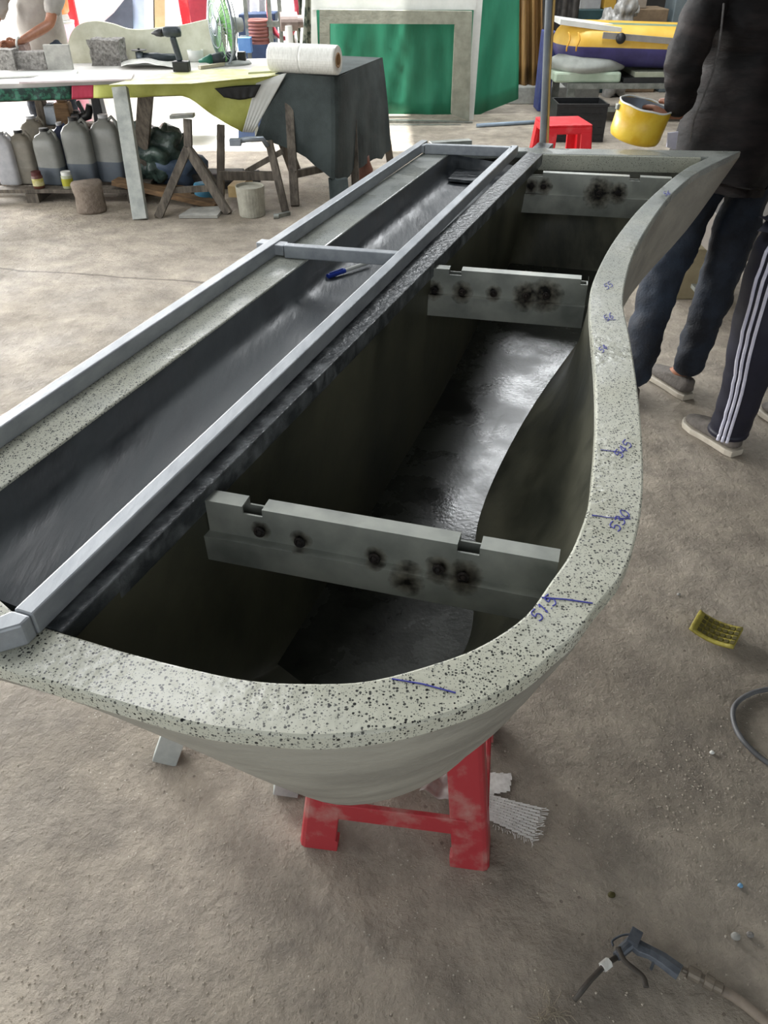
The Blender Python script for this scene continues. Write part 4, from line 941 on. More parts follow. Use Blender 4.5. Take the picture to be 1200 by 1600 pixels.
t = thing('post_trestle', 'square-built wooden trestle standing between the bench and netted table', 'trestle', P(345, 325))
for a_, c_ in ((Q(345, 195, 5.95), P(345, 318)), (Q(420, 220, 5.85), P(446, 330))):
    b = B(); b.beam(a_, c_, .05, .045, up=(0, 1, 0)); b.done('leg', M_wood, t, bevel=.002)
b = B(); b.beam(Q(343, 274, 5.9), Q(430, 275, 5.88), .035, .06); b.done('cross_rail', M_wood, t, bevel=.002)
b = B(); b.beam(Q(385, 268, 5.95), Q(442, 236, 5.95), .03, .035); b.done('diagonal_brace', M_wood, t)
t = thing('pipe_clamp', 'grey steel clamp bar fixed under the corner of the yellow cloth', 'clamp', Q(365, 222, 5.75))
b = B(); b.tube([Q(365, 222, 5.75), Q(385, 218, 5.75), Q(410, 217, 5.78), Q(418, 228, 5.8)], .018, 10); b.done('bar', M_steelin, t, smooth=True)
b = B(); b.box(Q(368, 222, 5.73), (.08, .05, .045)); b.done('jaw', M_steelin, t, bevel=.005)
for (x0, y0, x1, y1, z, m_, lab) in ((180, 283, 340, 320, .07, M_woodb, 'long brown plank lying behind the A-shaped trestle'), (182, 292, 300, 296, .16, M_woodb, 'short brown plank resting by the pale bench leg')):
    a = Q(x0, y0, 6.0 if z < .1 else 6.15); c = Q(x1, y1, 5.85 if z < .1 else 6.2); b = B(); b.beam(a, c, .12, .035); tag(b.done('plank', m_, bevel=.002), lab, 'plank')
b = B(); b.prism([P(x, y, .003) for x, y in ((280, 341), (340, 341), (352, 326), (300, 328))], (0, 0, .02)); tag(b.done('floor_tile', M_tile), 'thin grey tile lying flat on the floor under the A-shaped trestle', 'tile')
b = B(); b.lathe([(.06, 0), (.065, .005), (.065, .1), (.06, .11)], Q(318, 304, 5.97) - V((0, 0, .03))); tag(b.done('blue_tin', mat('blue_paint', '3f7c9c', '5796b3', rough=.5, scale=20), smooth=True), 'light blue tin behind the A-shaped trestle', 'tin')
b = B(); p = Q(366, 300, 5.8); b.beam(p, p + V((.04, .35, 0)), .09, .075); tag(b.done('timber_end', mat('fresh_timber', 'b59a68', 'c8ae7e', rough=.7, scale=12)), 'sawn pale timber end above the cement bucket', 'timber')
b = B(); b.blob(Q(248, 240, 6.3) , (.22, .14, .2), .3, seed=3, sub=4, fr=2.6); b.blob(Q(215, 270, 6.35), (.16, .12, .2), .3, seed=5, sub=4, fr=2.6)
tag(b.done('green_sheet_bundle', mat('crumpled_green', '1f302c', '4a5c54', rough=.35, scale=14, bump=.6), smooth=True), 'crumpled dark green plastic sheet bundle behind the bench leg', 'plastic bundle')
b = B(); b.blob(Q(275, 262, 6.3), (.2, .12, .13), .25, seed=9, sub=3, fr=2.2); tag(b.done('blue_bag', mat('dull_blue_sheet', '39485c', '4d5f75', rough=.6, scale=8), smooth=True), 'dull blue bag slumped beside the green bundle', 'bag')
b = B(); b.box(Q(298, 300, 6.45) + V((0, .0, .02)), (1.1, .25, .24)); b.box(Q(298, 300, 6.45) + V((0.1, -.1, .15)), (.7, .2, .06)); tag(b.done('dark_crate', mat('dark_junk', '2b2a29', '4a4744', rough=.9, scale=12, bump=.5), bevel=.01), 'dark dusty crate deep under the bench behind the trestles', 'crate')
b = B(); b.beam(P(430, 338, .012), P(452, 333, .012), .03, .024); b.cyl(P(428, 338, .015), P(436, 338, .015), .018); tag(b.done('steel_scrap', M_steel), 'small steel part on the floor at the foot of the post trestle', 'metal piece')
p = P(568, 290) + V((0, .1, 0)); b = B(); b.lathe([(.055, 0), (.07, .03), (.075, .1), (.05, .16), (.045, .2), (.04, .2), (.03, .03)], p); tag(b.done('clay_jar', mat('brown_clay', '5f3a2c', '7b5242', rough=.6), smooth=True), 'small brown jar on the floor beyond the netted table', 'jar')

# ------------------------------------------------------------------ background left: banners, tanks, machinery
t = thing('display_stand', 'red-framed display stand with a white, blue and tan printed banner', 'display', (-2.4, 8.5, 0))
for x0, x1 in ((100, 118), (276, 294)):
    a = Q(x0, -30, 8.5); c = Q(x1, 45, 8.45); c2 = V((c.x, 8.45, .745)); b = B(); b.beam(V((a.x, 8.5, 2.2)), c2, .08, .04, up=(0, 1, 0)); b.done('red_post', M_redb, t)
b = B(); a = Q(-120, 60, 8.45); c = Q(305, 60, 8.45); b.box(((a.x + c.x) / 2, 8.68, .37), (c.x - a.x, .55, .74)); b.done('added_plinth', M_white, t, bevel=.004)  # added base; its white stands in for blown-out daylight under the bench
def band(cols, y0, y1, Y, parent):
    for x0, x1, m_, nm, sk in cols:
        b = B(); b.prism([Q(x0 + sk, y1, Y), Q(x1 + sk, y1, Y), Q(x1, y0, Y), Q(x0, y0, Y)], (0, .012, 0)); b.done(nm, m_, parent)
MW = mat('white_print', 'd5d8da', 'eceef0', rough=.5, scale=6); MSB = mat('sky_print', 'a9bcdc', 'bccbe4', rough=.5); MST = mat('slate_print', '444d5b', '566070', rough=.5); MTN = mat('tan_print', 'b7a67c', 'c9b98f', rough=.5)
band([(108, 200, MW, 'white_panel', 6), (200, 222, MSB, 'blue_panel', 4), (222, 238, MW, 'white_panel', 4), (238, 256, MTN, 'tan_panel', 2), (256, 280, mat('lilac_print', 'cfc8da', 'dcd7e6', rough=.5), 'lilac_panel', 2)], -170, 48, 8.6, t)
b = B(); b.prism([Q(x, y, 8.58) for x, y in ((160, 36), (178, 20), (194, 0), (200, -20), (206, -20), (208, 45), (170, 45))], (0, .008, 0)); b.done('slate_curve', MST, t)
b = B(); a = Q(290, -20, 8.7); b.prism([Q(290, -60, 8.7), Q(325, -60, 8.7), Q(322, 34, 8.7), Q(296, 38, 8.7)], (0, .05, 0)); tag(b.done('dark_red_panel', mat('dark_red', '7d2230', '96303e', rough=.5)), 'dark red board behind the fan', 'board')
t = thing('water_drum', 'orange plastic drum behind the person in the grey shirt', 'drum', Q(82, 40, 8.2)); p = Q(82, 22, 8.2)
b = B(); b.lathe([(.13, 0), (.15, .02), (.155, .1), (.15, .12), (.155, .14), (.155, .28), (.08, .34), (.06, .4)], p); b.done('body', mat('orange_plastic', 'd9772a', 'e8a05a', rough=.4, scale=5), t, smooth=True)
b = B(); b.lathe([(.12, 0), (.13, .05), (.14, 0)], p + V((0, 0, -.045))); b.done('base_ring', M_white, t)
t = thing('pink_bin', 'tall pink and white plastic bin under the orange drum', 'bin', V((p.x, 8.2, 0)))
b = B(); b.lathe([(.15, 0), (.17, p.z - .05), (.16, p.z - .05)], V((p.x, 8.2, 0))); b.done('body', mat('pink_plastic', 'b56a7c', 'd3a9b6', rough=.5, scale=3, stretch=(3, 1, .3)), t, smooth=True)
b = B(); b.lathe([(.172, p.z - .07), (.176, p.z - .05), (.165, p.z - .048)], V((p.x, 8.2, 0))); b.done('rim', M_white, t)
# machinery
Y = 8.3; t = thing('mixing_machine', 'steel-framed machine with a red wheel behind the fan and film roll', 'machine', V((Q(420, 60, Y).x, Y, 0)))
b = B()
for x_ in (388, 424, 440): q = Q(x_, 60, Y); b.beam((q.x, Y, 0), (q.x, Y, Q(x_, -10, Y).z), .035, .035, up=(0, 1, 0))
b.beam(Q(384, 36, Y), Q(450, 38, Y), .04, .045); b.beam(Q(375, 58, Y), Q(430, 58, Y), .02, .025); b.done('frame', M_steel, t)
b = B(); q = Q(405, 50, Y + .05)
for k in range(7): b.tube([q + V((math.cos(a) * .1, math.sin(a) * .1, .09 - k * .028)) for a in [2 * math.pi * j / 18 for j in range(18)]], .014, 6, closed=True)
b.done('brown_coil', mat('brown_hose', '7a4a44', '955f57', rough=.6), t, smooth=True)
b = B(); q = Q(441, 12, Y + .05); b.tube([q + V((math.cos(a) * .13, .0, math.sin(a) * .24)) for a in [2 * math.pi * j / 26 for j in range(26)]], .02, 8, closed=True); b.done('red_wheel', mat('red_rubber', 'b83f4f', 'd25a68', rough=.5), t, smooth=True)
b = B(); q = Q(438, 34, Y - .06); b.cyl(q, q + V((.15, .03, 0)), .075); b.cyl(q + V((.15, .03, 0)), q + V((.2, .04, 0)), .05); b.done('motor', mat('taupe_motor', '7a6c66', '91837c', rough=.5), t, smooth=False)
b = B(); q = Q(452, 60, Y - .1); b.cyl(q - V((0, 0, .12)), q + V((0, 0, .1)), .035); b.done('white_cylinder', M_white, t, smooth=False)
b = B(); b.box(Q(383, 70, Y - .1), (.12, .1, .12)); tag(b.done('blue_box', mat('blue_card', '4c79b8', '6690c6', rough=.5), bevel=.005), 'small blue box between the fan and film roll', 'box')
b = B(); b.prism([Q(x, y, 8.6) for x, y in ((372, 22), (430, 20), (430, 240), (372, 240))], (0, .25, 0)); tag(b.done('navy_crate', mat('navy_box', '1d2f4e', '2a3f60', rough=.6), bevel=.01), 'navy blue crate behind the steel-framed machine', 'crate')
t = thing('cloth_rack', 'hanging pale striped cloths above the navy crate', 'cloth', Q(395, 20, 8.9))
for k in range(5): b = B(); x0 = 368 + k * 12; b.prism([Q(x0, -60, 8.9), Q(x0 + 9, -60, 8.9), Q(x0 + 10, 20, 8.9), Q(x0 + 1, 19, 8.9)], (0, .02, 0)); b.done('cloth_strip', MW if k % 2 == 0 else mat('grey_strip', '8f9090', 'a5a6a6', rough=.7), t)
b = B(); b.grid(lambda u, v: Q(456 + u * 30, -60 + v * 145, 8.75) + V((0, .03 * math.sin(u * 16), 0)), 16, 6); tag(b.done('camouflage_net', mat('camo_net', '3c4a40', '8a8f80', rough=.8, scale=14, thr=(.45, .55)), smooth=True, solid=.004), 'mottled green and grey mesh curtain beside the white board', 'curtain')
for (x0, x1, lab) in ((455, 464, 'thin white pole leaning in front of the mesh curtain, left one'), (476, 470, 'thin blue-white pole leaning in front of the mesh curtain, right one')):
    a = Q(x0, -20, 8.5); c = Q(x1, 76, 8.4); d = (c - a).normalized(); b = B(); b.cyl(a, a + d * (a.z / -d.z), .012); tag(b.done('thin_pole', M_white, smooth=True), lab, 'pole')

# ------------------------------------------------------------------ background centre: green curtain, white board, cast frame
b = B(); b.grid(lambda u, v: (lambda q: V((q.x, 9.45 + .05 * noise.noise(V((u * 9, v * 1.5, 0))) + .03 * noise.noise(V((u * 22 + v * 5, v * 2, 3))), q.z)))(Q(486 + u * 326 - v * 2, -90 + v * (90 + 186 - max(0, u - .76) * 130), 9.45)), 70, 10)
tag(b.done('green_curtain', M_green, smooth=True, solid=.004), 'large green tarpaulin curtain hanging at the back of the shed', 'curtain')
t = thing('white_board', 'white door-like board frame standing against the green curtain', 'board', (.1, 9.15, 0))
b = B(); a = Q(491, 60, 9.15); b.box((a.x, 9.15, 1.1), (.07, .05, 2.2)); b.done('side_post', M_white, t)
c = Q(739, 100, 9.15); c2 = Q(744, 0, 9.15); b = B(); b.prism([V((Q(735, 190, 9.15).x - .03, 9.13, 0)), V((Q(735, 190, 9.15).x + .03, 9.13, 0)), V((c2.x + .08, 9.13, 2.2)), V((c2.x - .02, 9.13, 2.2))], (0, .05, 0)); b.done('side_post', M_white, t)
b = B(); b.prism([V((a.x, 9.12, .99)), V((c2.x, 9.12, .99)), V((c2.x + .05, 9.12, 2.2)), V((a.x, 9.12, 2.2))], (0, .03, 0)); b.done('top_panel', M_white, t)
b = B(); ot = [(499, 15), (738, 18), (733, 190), (500, 188)]; it = [(515, 37), (711, 38), (705, 178), (516, 178)]
o3 = [Q(x, y, 9.0) for x, y in ot]; i3 = [Q(x, y, 9.0) for x, y in it]; o3[2].z = o3[3].z = .01
f0 = [b.v(p) for p in o3]; f1 = [b.v(p) for p in i3]; g0 = [b.v(p + V((0, .09, 0))) for p in o3]; g1 = [b.v(p + V((0, .09, 0))) for p in i3]
for i in range(4):
    j = (i + 1) % 4
    if i == 2: continue
    b.face([f0[i], f0[j], f1[j], f1[i]]); b.face([g0[i], g0[j], g1[j], g1[i]]); b.face([f0[i], f0[j], g0[j], g0[i]]); b.face([f1[i], f1[j], g1[j], g1[i]])
for k in (2, 3): b.face([f0[k], f1[k], g1[k], g0[k]])
tag(b.done('cast_frame', M_frame), 'large mossy grey cast frame leaning in front of the green curtain', 'frame')
b = B(); b.beam(Q(560, 190, 8.95), Q(738, 194, 8.95), .06, .05); b.beam(Q(560, 197, 8.85), Q(720, 197, 8.85), .05, .03); tag(b.done('base_rail', M_steel), 'low grey rail on the floor at the foot of the cast frame', 'rail')
b = B(); b.cyl(P(745, 196, .02), P(846, 190, .02), .018); tag(b.done('plastic_pipe', mat('pale_blue_pipe', '8495a8', '9badbd', rough=.5), smooth=True), 'thin pale blue pipe on the floor under the green curtain', 'pipe')
b = B(); b.grid(lambda u, v: (lambda q: V((q.x, 10.2 + .05 * math.sin(u * 17), q.z)))(Q(809 + u * 37, -90 + v * 226, 10.2)), 24, 6)
tag(b.done('brown_curtain', mat('brown_cloth', '6b4f2c', '94713f', rough=.7, scale=3, stretch=(6, 1, .4)), smooth=True, solid=.01), 'narrow golden brown curtain right of the green tarpaulin', 'curtain')
b = B(); q = P(845, 160); b.box((1.95, 10.3, .09), (1.1, .5, .18)); tag(b.done('concrete_step', M_tile, bevel=.01), 'low concrete step below the brown curtain', 'step')
# leaning pole at the far corner of the trough
t = thing('steel_pole', 'tall thin steel pole rising beside the far left corner of the trough', 'pole', (.58, 3.1, 0))
a = Q(848, 222, 3.10); c = Q(858, 0, 3.10); d = (c - a).normalized(); p0 = a - d * (a.z / d.z); b = B(); b.cyl(p0, p0 + d * 4.9, .0125); b.done('tube', M_steelin, t, smooth=True)
b = B(); pp = [p0 + d * z + V((.016 + .003 * math.sin(z * 9), -.004, 0)) for z in [k * .2 for k in range(24)]]; b.tube(pp, .0045, 6); b.done('yellow_cord', mat('yellow_cord', 'b58f4a', 'c9a763', rough=.6), t, smooth=True)

# ------------------------------------------------------------------ background right
t = thing('low_bench', 'grey steel bench under the inflatable boat', 'bench', (2.9, 9.4, 0)); zt = Q(900, 129, 9.0).z
b = B(); b.box((3.05, 9.45, zt - .03), (2.3, .95, .05)); b.done('top', M_steel, t)
for x_ in (Q(893, 140, 9.0).x, 4.1):
    for y_ in (9.03, 9.85): b = B(); b.box((x_, y_, (zt - .055) / 2), (.07, .07, zt - .058)); b.done('leg', M_steel, t)
b = B(); b.box((3.05, 9.03, .12), (2.1, .04, .05)); b.done('lower_rail', M_steel, t)
z = zt; x0 = Q(868, 100, 9).x
def slab(px0, px1, y0, y1, Y, dp, name, m_, lab, cat, bev=.01, z0=None):
    a, c = Q(px0, y1, Y), Q(px1, y0, Y); b = B(); zz0 = a.z if z0 is None else z0
    b.box(((a.x + c.x) / 2, Y + dp / 2, (zz0 + c.z) / 2), (c.x - a.x, dp, c.z - zz0)); return tag(b.done(name, m_, bevel=bev), lab, cat)
slab(866, 972, 113, 128, 9.0, .8, 'foam_sheet', mat('mint_foam', 'a9bba5', 'bccab6', rough=.7), 'pale mint foam sheet on the grey bench', 'foam', .02, z0=zt - .003)
slab(974, 1060, 122, 127, 9.0, .6, 'dark_sheet', M_dark, 'thin dark sheet right of the mint foam', 'sheet', .002, z0=zt - .003)
slab(992, 1062, 113, 121, 9.02, .6, 'pale_sheet', mat('pale_sheet', '9da28d', 'b3b7a4', rough=.7), 'thin pale sheet stacked right of the mint foam', 'sheet', .002)
b = B(); q = Q(915, 99, 9.25); b.blob(q, (.42, .3, .11), .08, seed=4, sub=3); tag(b.done('grey_cushion', mat('grey_fabric', '8e928c', 'a7aaa4', rough=.8, scale=6), smooth=True), 'soft grey bundle squashed under the inflatable boat', 'cushion')
zB = 0
t = thing('inflatable_boat', 'yellow and navy inflatable boat lying on the grey bench', 'boat', (3.0, 9.5, .4))
rad = .185; xc0, xc1 = Q(873, 70, 9.15).x + rad, 4.2; zc_ = Q(900, 74, 9.0).z; y0_, y1_ = 9.2, 9.72; path = []
ym = (y0_ + y1_) / 2; ry_ = (y1_ - y0_) / 2
for k in range(25): path.append(V((xc0 + ry_ * .55 - math.cos(math.pi * (k / 24 - .5)) * ry_ * .55, ym - math.sin(math.pi * (k / 24 - .5)) * -ry_ * -1, zc_)) if False else V((xc0 + .12 - math.sin(math.pi * k / 24) * .12, ym + math.cos(math.pi * k / 24) * ry_, zc_)))
for k in range(25): path.append(V((xc1 - .25 + math.sin(math.pi * k / 24) * .25, ym - math.cos(math.pi * k / 24) * ry_, zc_ - .05)))
b = B(); b.tube(path, rad, 20, closed=True)
b.m.faces.ensure_lookup_table()
for f in b.m.faces: f.material_index = 1 if f.calc_center_median().z < zc_ - .02 else 0
b.done('tube', [mat('boat_yellow', 'd6a93a', 'e0b954', rough=.45, scale=5), mat('boat_navy', '35305f', '454078', rough=.45, scale=5)], t, smooth=True)
b = B(); b.beam(Q(942, 55, 9.01), Q(1070, 66, 9.01), .02, .055); b.done('grey_band', mat('boat_grey', '8b8781', '9c9892', rough=.6), t)
b = B(); q = Q(970, 60, 8.985); b.lathe([(.0, .02), (.045, .018), (.05, 0)], q, V((0, -1, 0)).to_track_quat('Z', 'Y').to_matrix()); b.done('valve', M_dark, t, smooth=True)
for px_ in (888, 903):
    b = B(); b.tube([Q(px_, 50 + k * 6, 8.985 + .01 * abs(k - 3)) + V((.02 * math.sin(k), 0, 0)) for k in range(6)], .008, 6); b.done('rope', mat('boat_rope', 'd9a23a', rough=.7), t, smooth=True)
b = B(); a, c = Q(875, 34, 9.1), Q(970, 47, 9.1); b.beam(a + V((0, .2, 0)), c + V((0, .2, 0)), .45, .045); tag(b.done('white_plank', M_white), 'white board lying across the top of the inflatable boat', 'board')
b = B(); a, c = Q(968, 47, 9.15), Q(1075, 52, 9.15); b.beam(a + V((.0, .25, 0)), c + V((.3, .25, 0)), .5, .055); tag(b.done('green_plank', mat('sage_board', '6d8266', '86997e', rough=.7)), 'sage green board on top of the boat, right of the white one', 'board')
Y = 10.9
slab(1047, 1100, -60, 48, Y, .4, 'grey_cabinet', mat('blue_grey_steel', '5d686c', '6c777b', rough=.5), 'tall blue-grey steel cabinet behind the person in black', 'cabinet', .01, z0=0)
slab(985, 1046, 14, 50, Y, .5, 'cardboard_box', mat('brown_carton', '6f5d48', '86725a', rough=.8), 'brown cardboard box beside the blue-grey cabinet', 'box', .01, z0=0)
slab(975, 1014, -14, 13, Y + .05, .4, 'cardboard_box', mat('pale_carton', '8f8477', 'a09588', rough=.8), 'paler cardboard box stacked on the brown one', 'box', .01, z0=Q(1000, 14, Y).z + .002)
slab(905, 942, -14, 14, Y, .3, 'grey_carton', mat('silver_carton', '8c8c8c', 'a0a0a0', rough=.6), 'silvery grey carton high behind the boat', 'box', .01, z0=Q(920, 15, Y).z + .002)
slab(943, 966, -14, 14, Y, .3, 'yellow_carton', mat('yellow_carton', 'b0882f', 'c49b40', rough=.6), 'mustard yellow carton high behind the boat', 'box', .01, z0=Q(950, 15, Y).z + .002)
slab(900, 970, 15, 30, Y - .05, .5, 'teal_shelf', mat('dark_teal', '1f3a3c', '2b4a4c', rough=.6), 'dark teal chest below the grey and yellow cartons', 'chest', .01, z0=0)
b = B(); q = Q(975, 18, 10.6); b.blob(q, (.12, .12, .2), .3, seed=11, sub=4, fr=2); b.blob(q + V((.1, 0, .02)), (.07, .08, .07), .3, seed=12, sub=3); b.blob(q + V((-.12, 0, -.2)), (.14, .12, .22), .35, seed=13, sub=4, fr=2.5); b.blob(q - V((.0, 0, .55)), (.14, .14, .45), .3, seed=14, sub=3)
tag(b.done('wrapped_bundle', mat('grey_wrap', '7c7b78', 'bcbab6', rough=.4, scale=9, bump=.5), smooth=True), 'grey and white plastic-wrapped bundle behind the boat', 'bundle')
b = B(); q = Q(885, 15, 10.7); b.grid(lambda u, v: q + V((u * .4 - .25, .04 * math.sin(u * 20), .3 - v * .9)), 20, 5); tag(b.done('dark_cloth', mat('dark_hanging', '2c2a28', '4c4845', rough=.9, scale=9), smooth=True, solid=.01), 'dark cloth hanging behind the boat bow', 'cloth')
slab(848, 872, 50, 95, 9.6, .3, 'blue_box', mat('blue_carton', '2b3a78', '4a5690', rough=.6, scale=9), 'blue printed box squeezed between the pole and boat', 'box', .01, z0=0)
# black crate
p = P(903, 222); t = thing('plastic_crate', 'black plastic crate on the floor behind the red stool', 'crate', p)
w_, d_, h_ = .46, .34, Q(903, 162, p.y).z
for nm, c_, s_ in (('side', (0, 0, h_ / 2), (w_, .015, h_)), ('side', (0, d_, h_ / 2), (w_, .015, h_)), ('side', (-w_ / 2, d_ / 2, h_ / 2), (.015, d_, h_)), ('side', (w_ / 2, d_ / 2, h_ / 2), (.015, d_, h_)), ('base', (0, d_ / 2, .01), (w_, d_, .018)), ('rim', (0, -.004, h_ - .012), (w_ + .03, .03, .024))):
    b = B(); b.box(p + V(c_), s_)
    if nm == 'side' and s_[0] == w_ and c_[1] == 0:
        for r_ in range(4):
            for k in range(7): b.box(p + V((-w_ / 2 + .05 + k * .06, -.01, .06 + r_ * .06)), (.045, .008, .012))
    b.done(nm, M_dark, t, bevel=.002)
# steel side table and beige box beyond the legs
t = thing('side_table', 'low grey table with black legs behind the person in black', 'table', P(1088, 490))
q = P(1088, 492); zt_ = Q(1090, 392, q.y).z
b = B(); b.box(q + V((.28, .1, zt_ + .09)), (.62, .5, .18)); b.done('top', mat('grey_drawer', '5f5a54', '706a63', rough=.6), t, bevel=.004)
for dx, dy in ((-.02, -.1), (.04, .1), (.5, -.1), (.5, .28)): b = B(); b.beam(q + V((dx, dy, 0)), q + V((dx, dy, zt_)), .028, .028, up=(0, 1, 0)); b.done('leg', M_dark, t)
b = B(); b.box(q + V((.0, 0, .12)), (.05, .2, .02)); b.done('cross_bar', M_steel, t)
q = P(1062, 468); hb = Q(1062, 390, q.y).z; b = B(); b.box(q + V((.12, .15, hb / 2)), (.34, .3, hb)); tag(b.done('beige_box', mat('beige_carton', '8f8468', 'a89c7f', rough=.8), bevel=.006), 'beige box on the floor between the dark jeans legs and side table', 'box')

# ------------------------------------------------------------------ small things on the floor
b = B(); cs = [P(1091, 960, .012), P(1158, 990, .012), P(1142, 1021, .012), P(1075, 988, .012)]
def pad(u, v, z=0): 
    p = cs[0].lerp(cs[1], u).lerp(cs[3].lerp(cs[2], u), v); return p + V((0, 0, .006 + .016 * (2 * (u - .45)) ** 2 * .8 + z))
t = thing('yellow_pad', 'curved yellow rubber pad with rows of dark dimples on the floor', 'pad', cs[3] - V((0, 0, .01)))
M_pad = mat('yellow_rubber', '8a8034', 'a59a45', rough=.55, scale=25, bump=.3)
b.grid(pad, 14, 8); b.done('sheet', M_pad, t, smooth=True, solid=.008)
M_dim = mat('dimple_dark', '3c370f', '524b18', rough=.7, scale=30)
for i in range(7):
    b = B()
    for j in range(4):
        u0, v0 = .16 + i * .122, .1 + j * .215; b.prism([pad(u0, v0, .0045), pad(u0 + .085, v0, .0045), pad(u0 + .085, v0 + .15, .0045), pad(u0, v0 + .15, .0045)], (0, 0, .0025))
    b.done('dimple_row', M_dim, t)
b = B(); b.tube([V(q) for q in cr([tuple(P(x, y, .009)) for x, y in ((1260, 1070), (1200, 1077), (1170, 1085), (1150, 1100), (1145, 1118), (1153, 1145), (1175, 1172), (1205, 1195), (1260, 1225))], 6)], .0065, 10)
tag(b.done('rubber_hose', mat('black_rubber', '4b4c4e', '6a6b6d', rough=.5, scale=14), smooth=True), 'loop of thin dark hose on the floor at the right edge', 'hose')
# woven cloth scrap
t = thing('woven_scrap', 'scrap of white woven sacking on the floor beside the stool leg', 'cloth', P(800, 1260))
def weave(b, c0, c1, c2, c3, n, m_, fr=True):
    for i in range(n):
        for j in range(m_):
            u, v = (i + .5) / n, (j + .5) / m_; p = c0.lerp(c1, u).lerp(c3.lerp(c2, u), v); eu = (c1 - c0) / n; ev = (c3 - c0) / m_
            up_ = V((0, 0, .003 + .004 * noise.noise(p * 14)))
            if (i + j) % 2: b.beam(p - eu * .62 + up_ - V((0, 0, .001)), p + eu * .62 + up_, ev.length * .8, .0012)
            else: b.beam(p - ev * .62 + up_ - V((0, 0, .001)), p + ev * .62 + up_, eu.length * .8, .0012)
M_wv = mat('white_raffia', 'dad9d4', 'f0f0ec', rough=.35, scale=60)
b = B(); weave(b, P(755, 1240), P(846, 1262), P(832, 1314), P(757, 1280), 16, 10); weave(b, P(745, 1205), P(800, 1211), P(795, 1236), P(752, 1245), 9, 6); b.done('weave', M_wv, t)
b = B()
for k in range(22):
    f = k / 21; p = P(846, 1262, .003).lerp(P(832, 1314, .003), f); b.beam(p, p + V((random.uniform(.008, .02), random.uniform(-.006, .006), random.uniform(-.001, .004))), .0012, .0008)
    p = P(772, 1288, .003).lerp(P(832, 1314, .003), f); b.beam(p, p + V((random.uniform(-.004, .004), -random.uniform(.005, .016), .001)), .0012, .0008)
b.done('fringe', M_wv, t)
b = B(); b.grid(lambda u, v: P(655, 1240, .01).lerp(P(735, 1265, .01), u).lerp(P(690, 1190, .01).lerp(P(740, 1200, .01), u), v) + V((0, 0, .012 + .018 * noise.noise(V((u * 4, v * 4, 0))))), 16, 12)
tag(b.done('clear_film_scrap', mat('milky_film', 'bdb4ae', 'dcd6d0', rough=.3, scale=12, alpha=.75), smooth=True, solid=.0008), 'crumpled milky plastic film under the stool', 'plastic')
# blow gun
zg = .022; G = lambda x, y, z=zg: P(x, y, z)
t = thing('air_blow_gun', 'grey metal air blow gun lying on the floor with its hose fitting', 'air gun', G(1010, 1490, 0))
M_gun = mat('gun_alloy', '565b62', '70757c', rough=.4, metal=.5, scale=30, bump=.1)
M_dgun = mat('gun_dark', '38332d', '4c463e', rough=.6, scale=30)
b = B(); b.tube([G(963, 1495), G(975, 1483), G(993, 1468)], [.009, .011, .013], 12); b.tube([G(984, 1470), G(1000, 1482), G(1015, 1488), G(1035, 1500), G(1062, 1520)], [.014, .016, .014, .016, .017], 8, flat=.8); b.box(G(991, 1466, .03), (.022, .03, .022), Matrix.Rotation(R(-35), 3, 'Z').to_quaternion()); b.done('body', M_gun, t, bevel=.001)
b = B(); b.tube([G(963, 1496), G(945, 1508), G(922, 1532), G(897, 1563, .012)], .0052, 10); b.done('nozzle', M_dgun, t, smooth=True)
b = B(); b.cyl(G(941, 1512), G(952, 1503), .0095, n=6); b.done('nut', M_film, t)
b = B(); b.tube([V(q) for q in cr([tuple(G(x, y, .03)) for x, y in ((966, 1480), (975, 1500), (992, 1515), (1005, 1527), (1010, 1543))], 4)], .0055, 8, flat=.6); b.done('trigger', M_dgun, t, smooth=True)
b = B(); b.tube([V(q) for q in cr([tuple(G(x, y, .02)) for x, y in ((958, 1478), (957, 1470), (970, 1462), (985, 1460), (990, 1464))], 4)], .0022, 6); b.done('hanging_loop', M_gun, t, smooth=True)
b = B(); b.tube([G(1022, 1497), G(1020, 1507), G(1017, 1515)], .003, 6); b.done('guard', M_gun, t)
b = B(); pts = [(1066, 1514), (1074, 1518), (1075, 1518), (1093, 1527), (1094, 1527), (1100, 1531), (1101, 1531), (1114, 1539), (1115, 1539), (1128, 1546)]; rr_ = [.006, .006, .0125, .0125, .009, .009, .0135, .0135, .0115, .011]
b.tube([G(x, y, .017) for x, y in pts], rr_, 12); b.done('coupling', mat('brass_grey', '6b6358', '857b6d', rough=.5, metal=.3, scale=30), t)
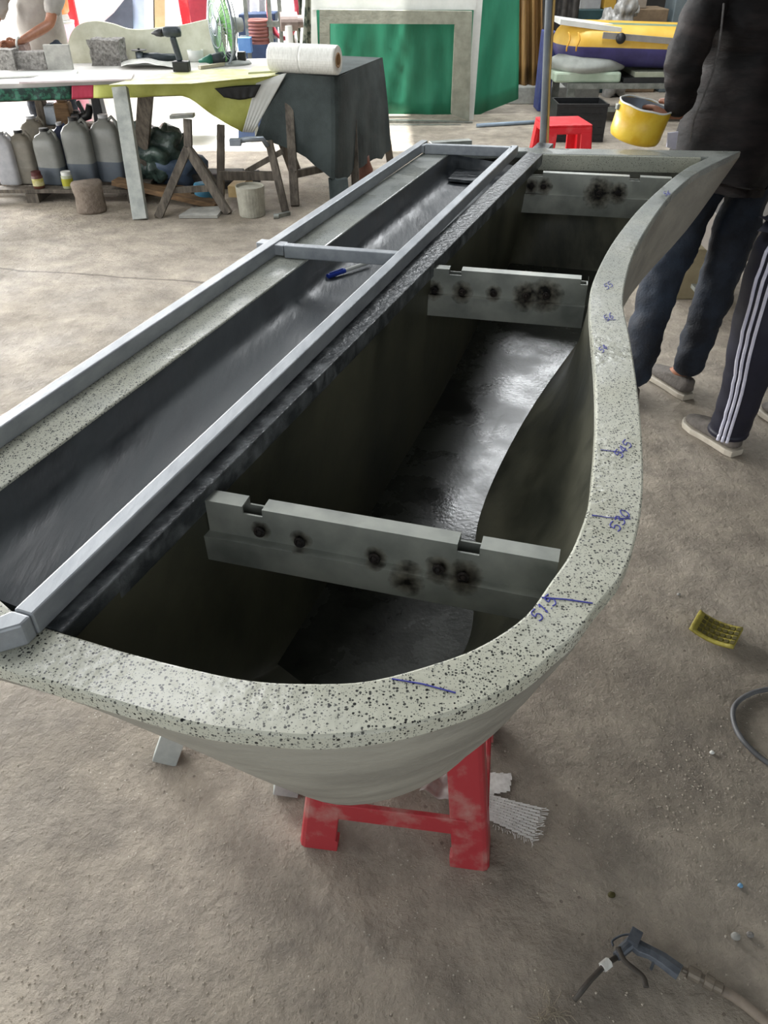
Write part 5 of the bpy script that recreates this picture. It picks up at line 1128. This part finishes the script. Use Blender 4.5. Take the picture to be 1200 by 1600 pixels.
b = B(); b.tube([V(q) for q in cr([tuple(G(x, y, .012)) for x, y in ((1127, 1546), (1150, 1560), (1180, 1583), (1220, 1620), (1280, 1690))], 5)], .0095, 12); tag(b.done('air_hose', mat('dusty_hose', '83776a', '978b7c', rough=.7, scale=20), smooth=True), 'dusty beige air hose leading off the bottom right corner', 'hose')
# pebbles and grit
ii = 0
for (x, y, r_, m_, lab) in [(1148, 1465, .0095, M_tile, 'larger pale round pebble near the blow gun hose'), (1171, 1462, .0075, M_stone, 'smaller grey pebble right of the pale one'), (1156, 1385, .006, mat('blue_bead', '5f8fb5', '78a6c8', rough=.5), 'small light blue pebble at the right'), (1112, 1177, .006, M_white, 'tiny white pebble left of the dark hose loop'), (955, 1400, .008, M_dim, 'dark pebble above the blow gun'), (1060, 930, .006, M_tile, 'tiny pebble above the yellow pad')]:
    b = B(); b.blob(P(x, y) + V((0, 0, r_ * .6)), (r_, r_ * .85, r_ * .7), .12, seed=x, sub=2); tag(b.done('pebble', m_, smooth=True), lab, 'pebble')
b = B()
for k in range(900):
    u = random.random(); x, y = (random.gauss(1080, 90), random.gauss(1230, 70)) if u < .35 else ((random.gauss(60, 120), random.gauss(1560, 60)) if u < .6 else (random.uniform(-20, 1220), random.uniform(1150, 1640)))
    p = P(x, y); r_ = random.uniform(.0008, .0026); b.box(p + V((0, 0, r_ * .5)), (r_ * 2, r_ * 1.5, r_), Matrix.Rotation(random.random() * 3, 3, 'Z').to_quaternion(), taper=.5)
tag(b.done('grit', mat('grit', '9a9082', 'bdb4a5', rough=.9), stuff=True), 'fine loose grit scattered over the concrete floor', 'grit')
b = B()
for k in range(26):
    p = P(random.gauss(858, 16), random.gauss(1590, 14), .002); a = random.random() * 6.28; d = V((math.cos(a), math.sin(a), 0)) * .03; b.tube([p, p + d * .5 + V((.004, .003, .004)), p + d], .0006, 4)
tag(b.done('fibre_tuft', mat('straw_fibre', '8c8270', 'a39985', rough=.9), stuff=True), 'tuft of pale fibres on the floor below the blow gun nozzle', 'fibres')
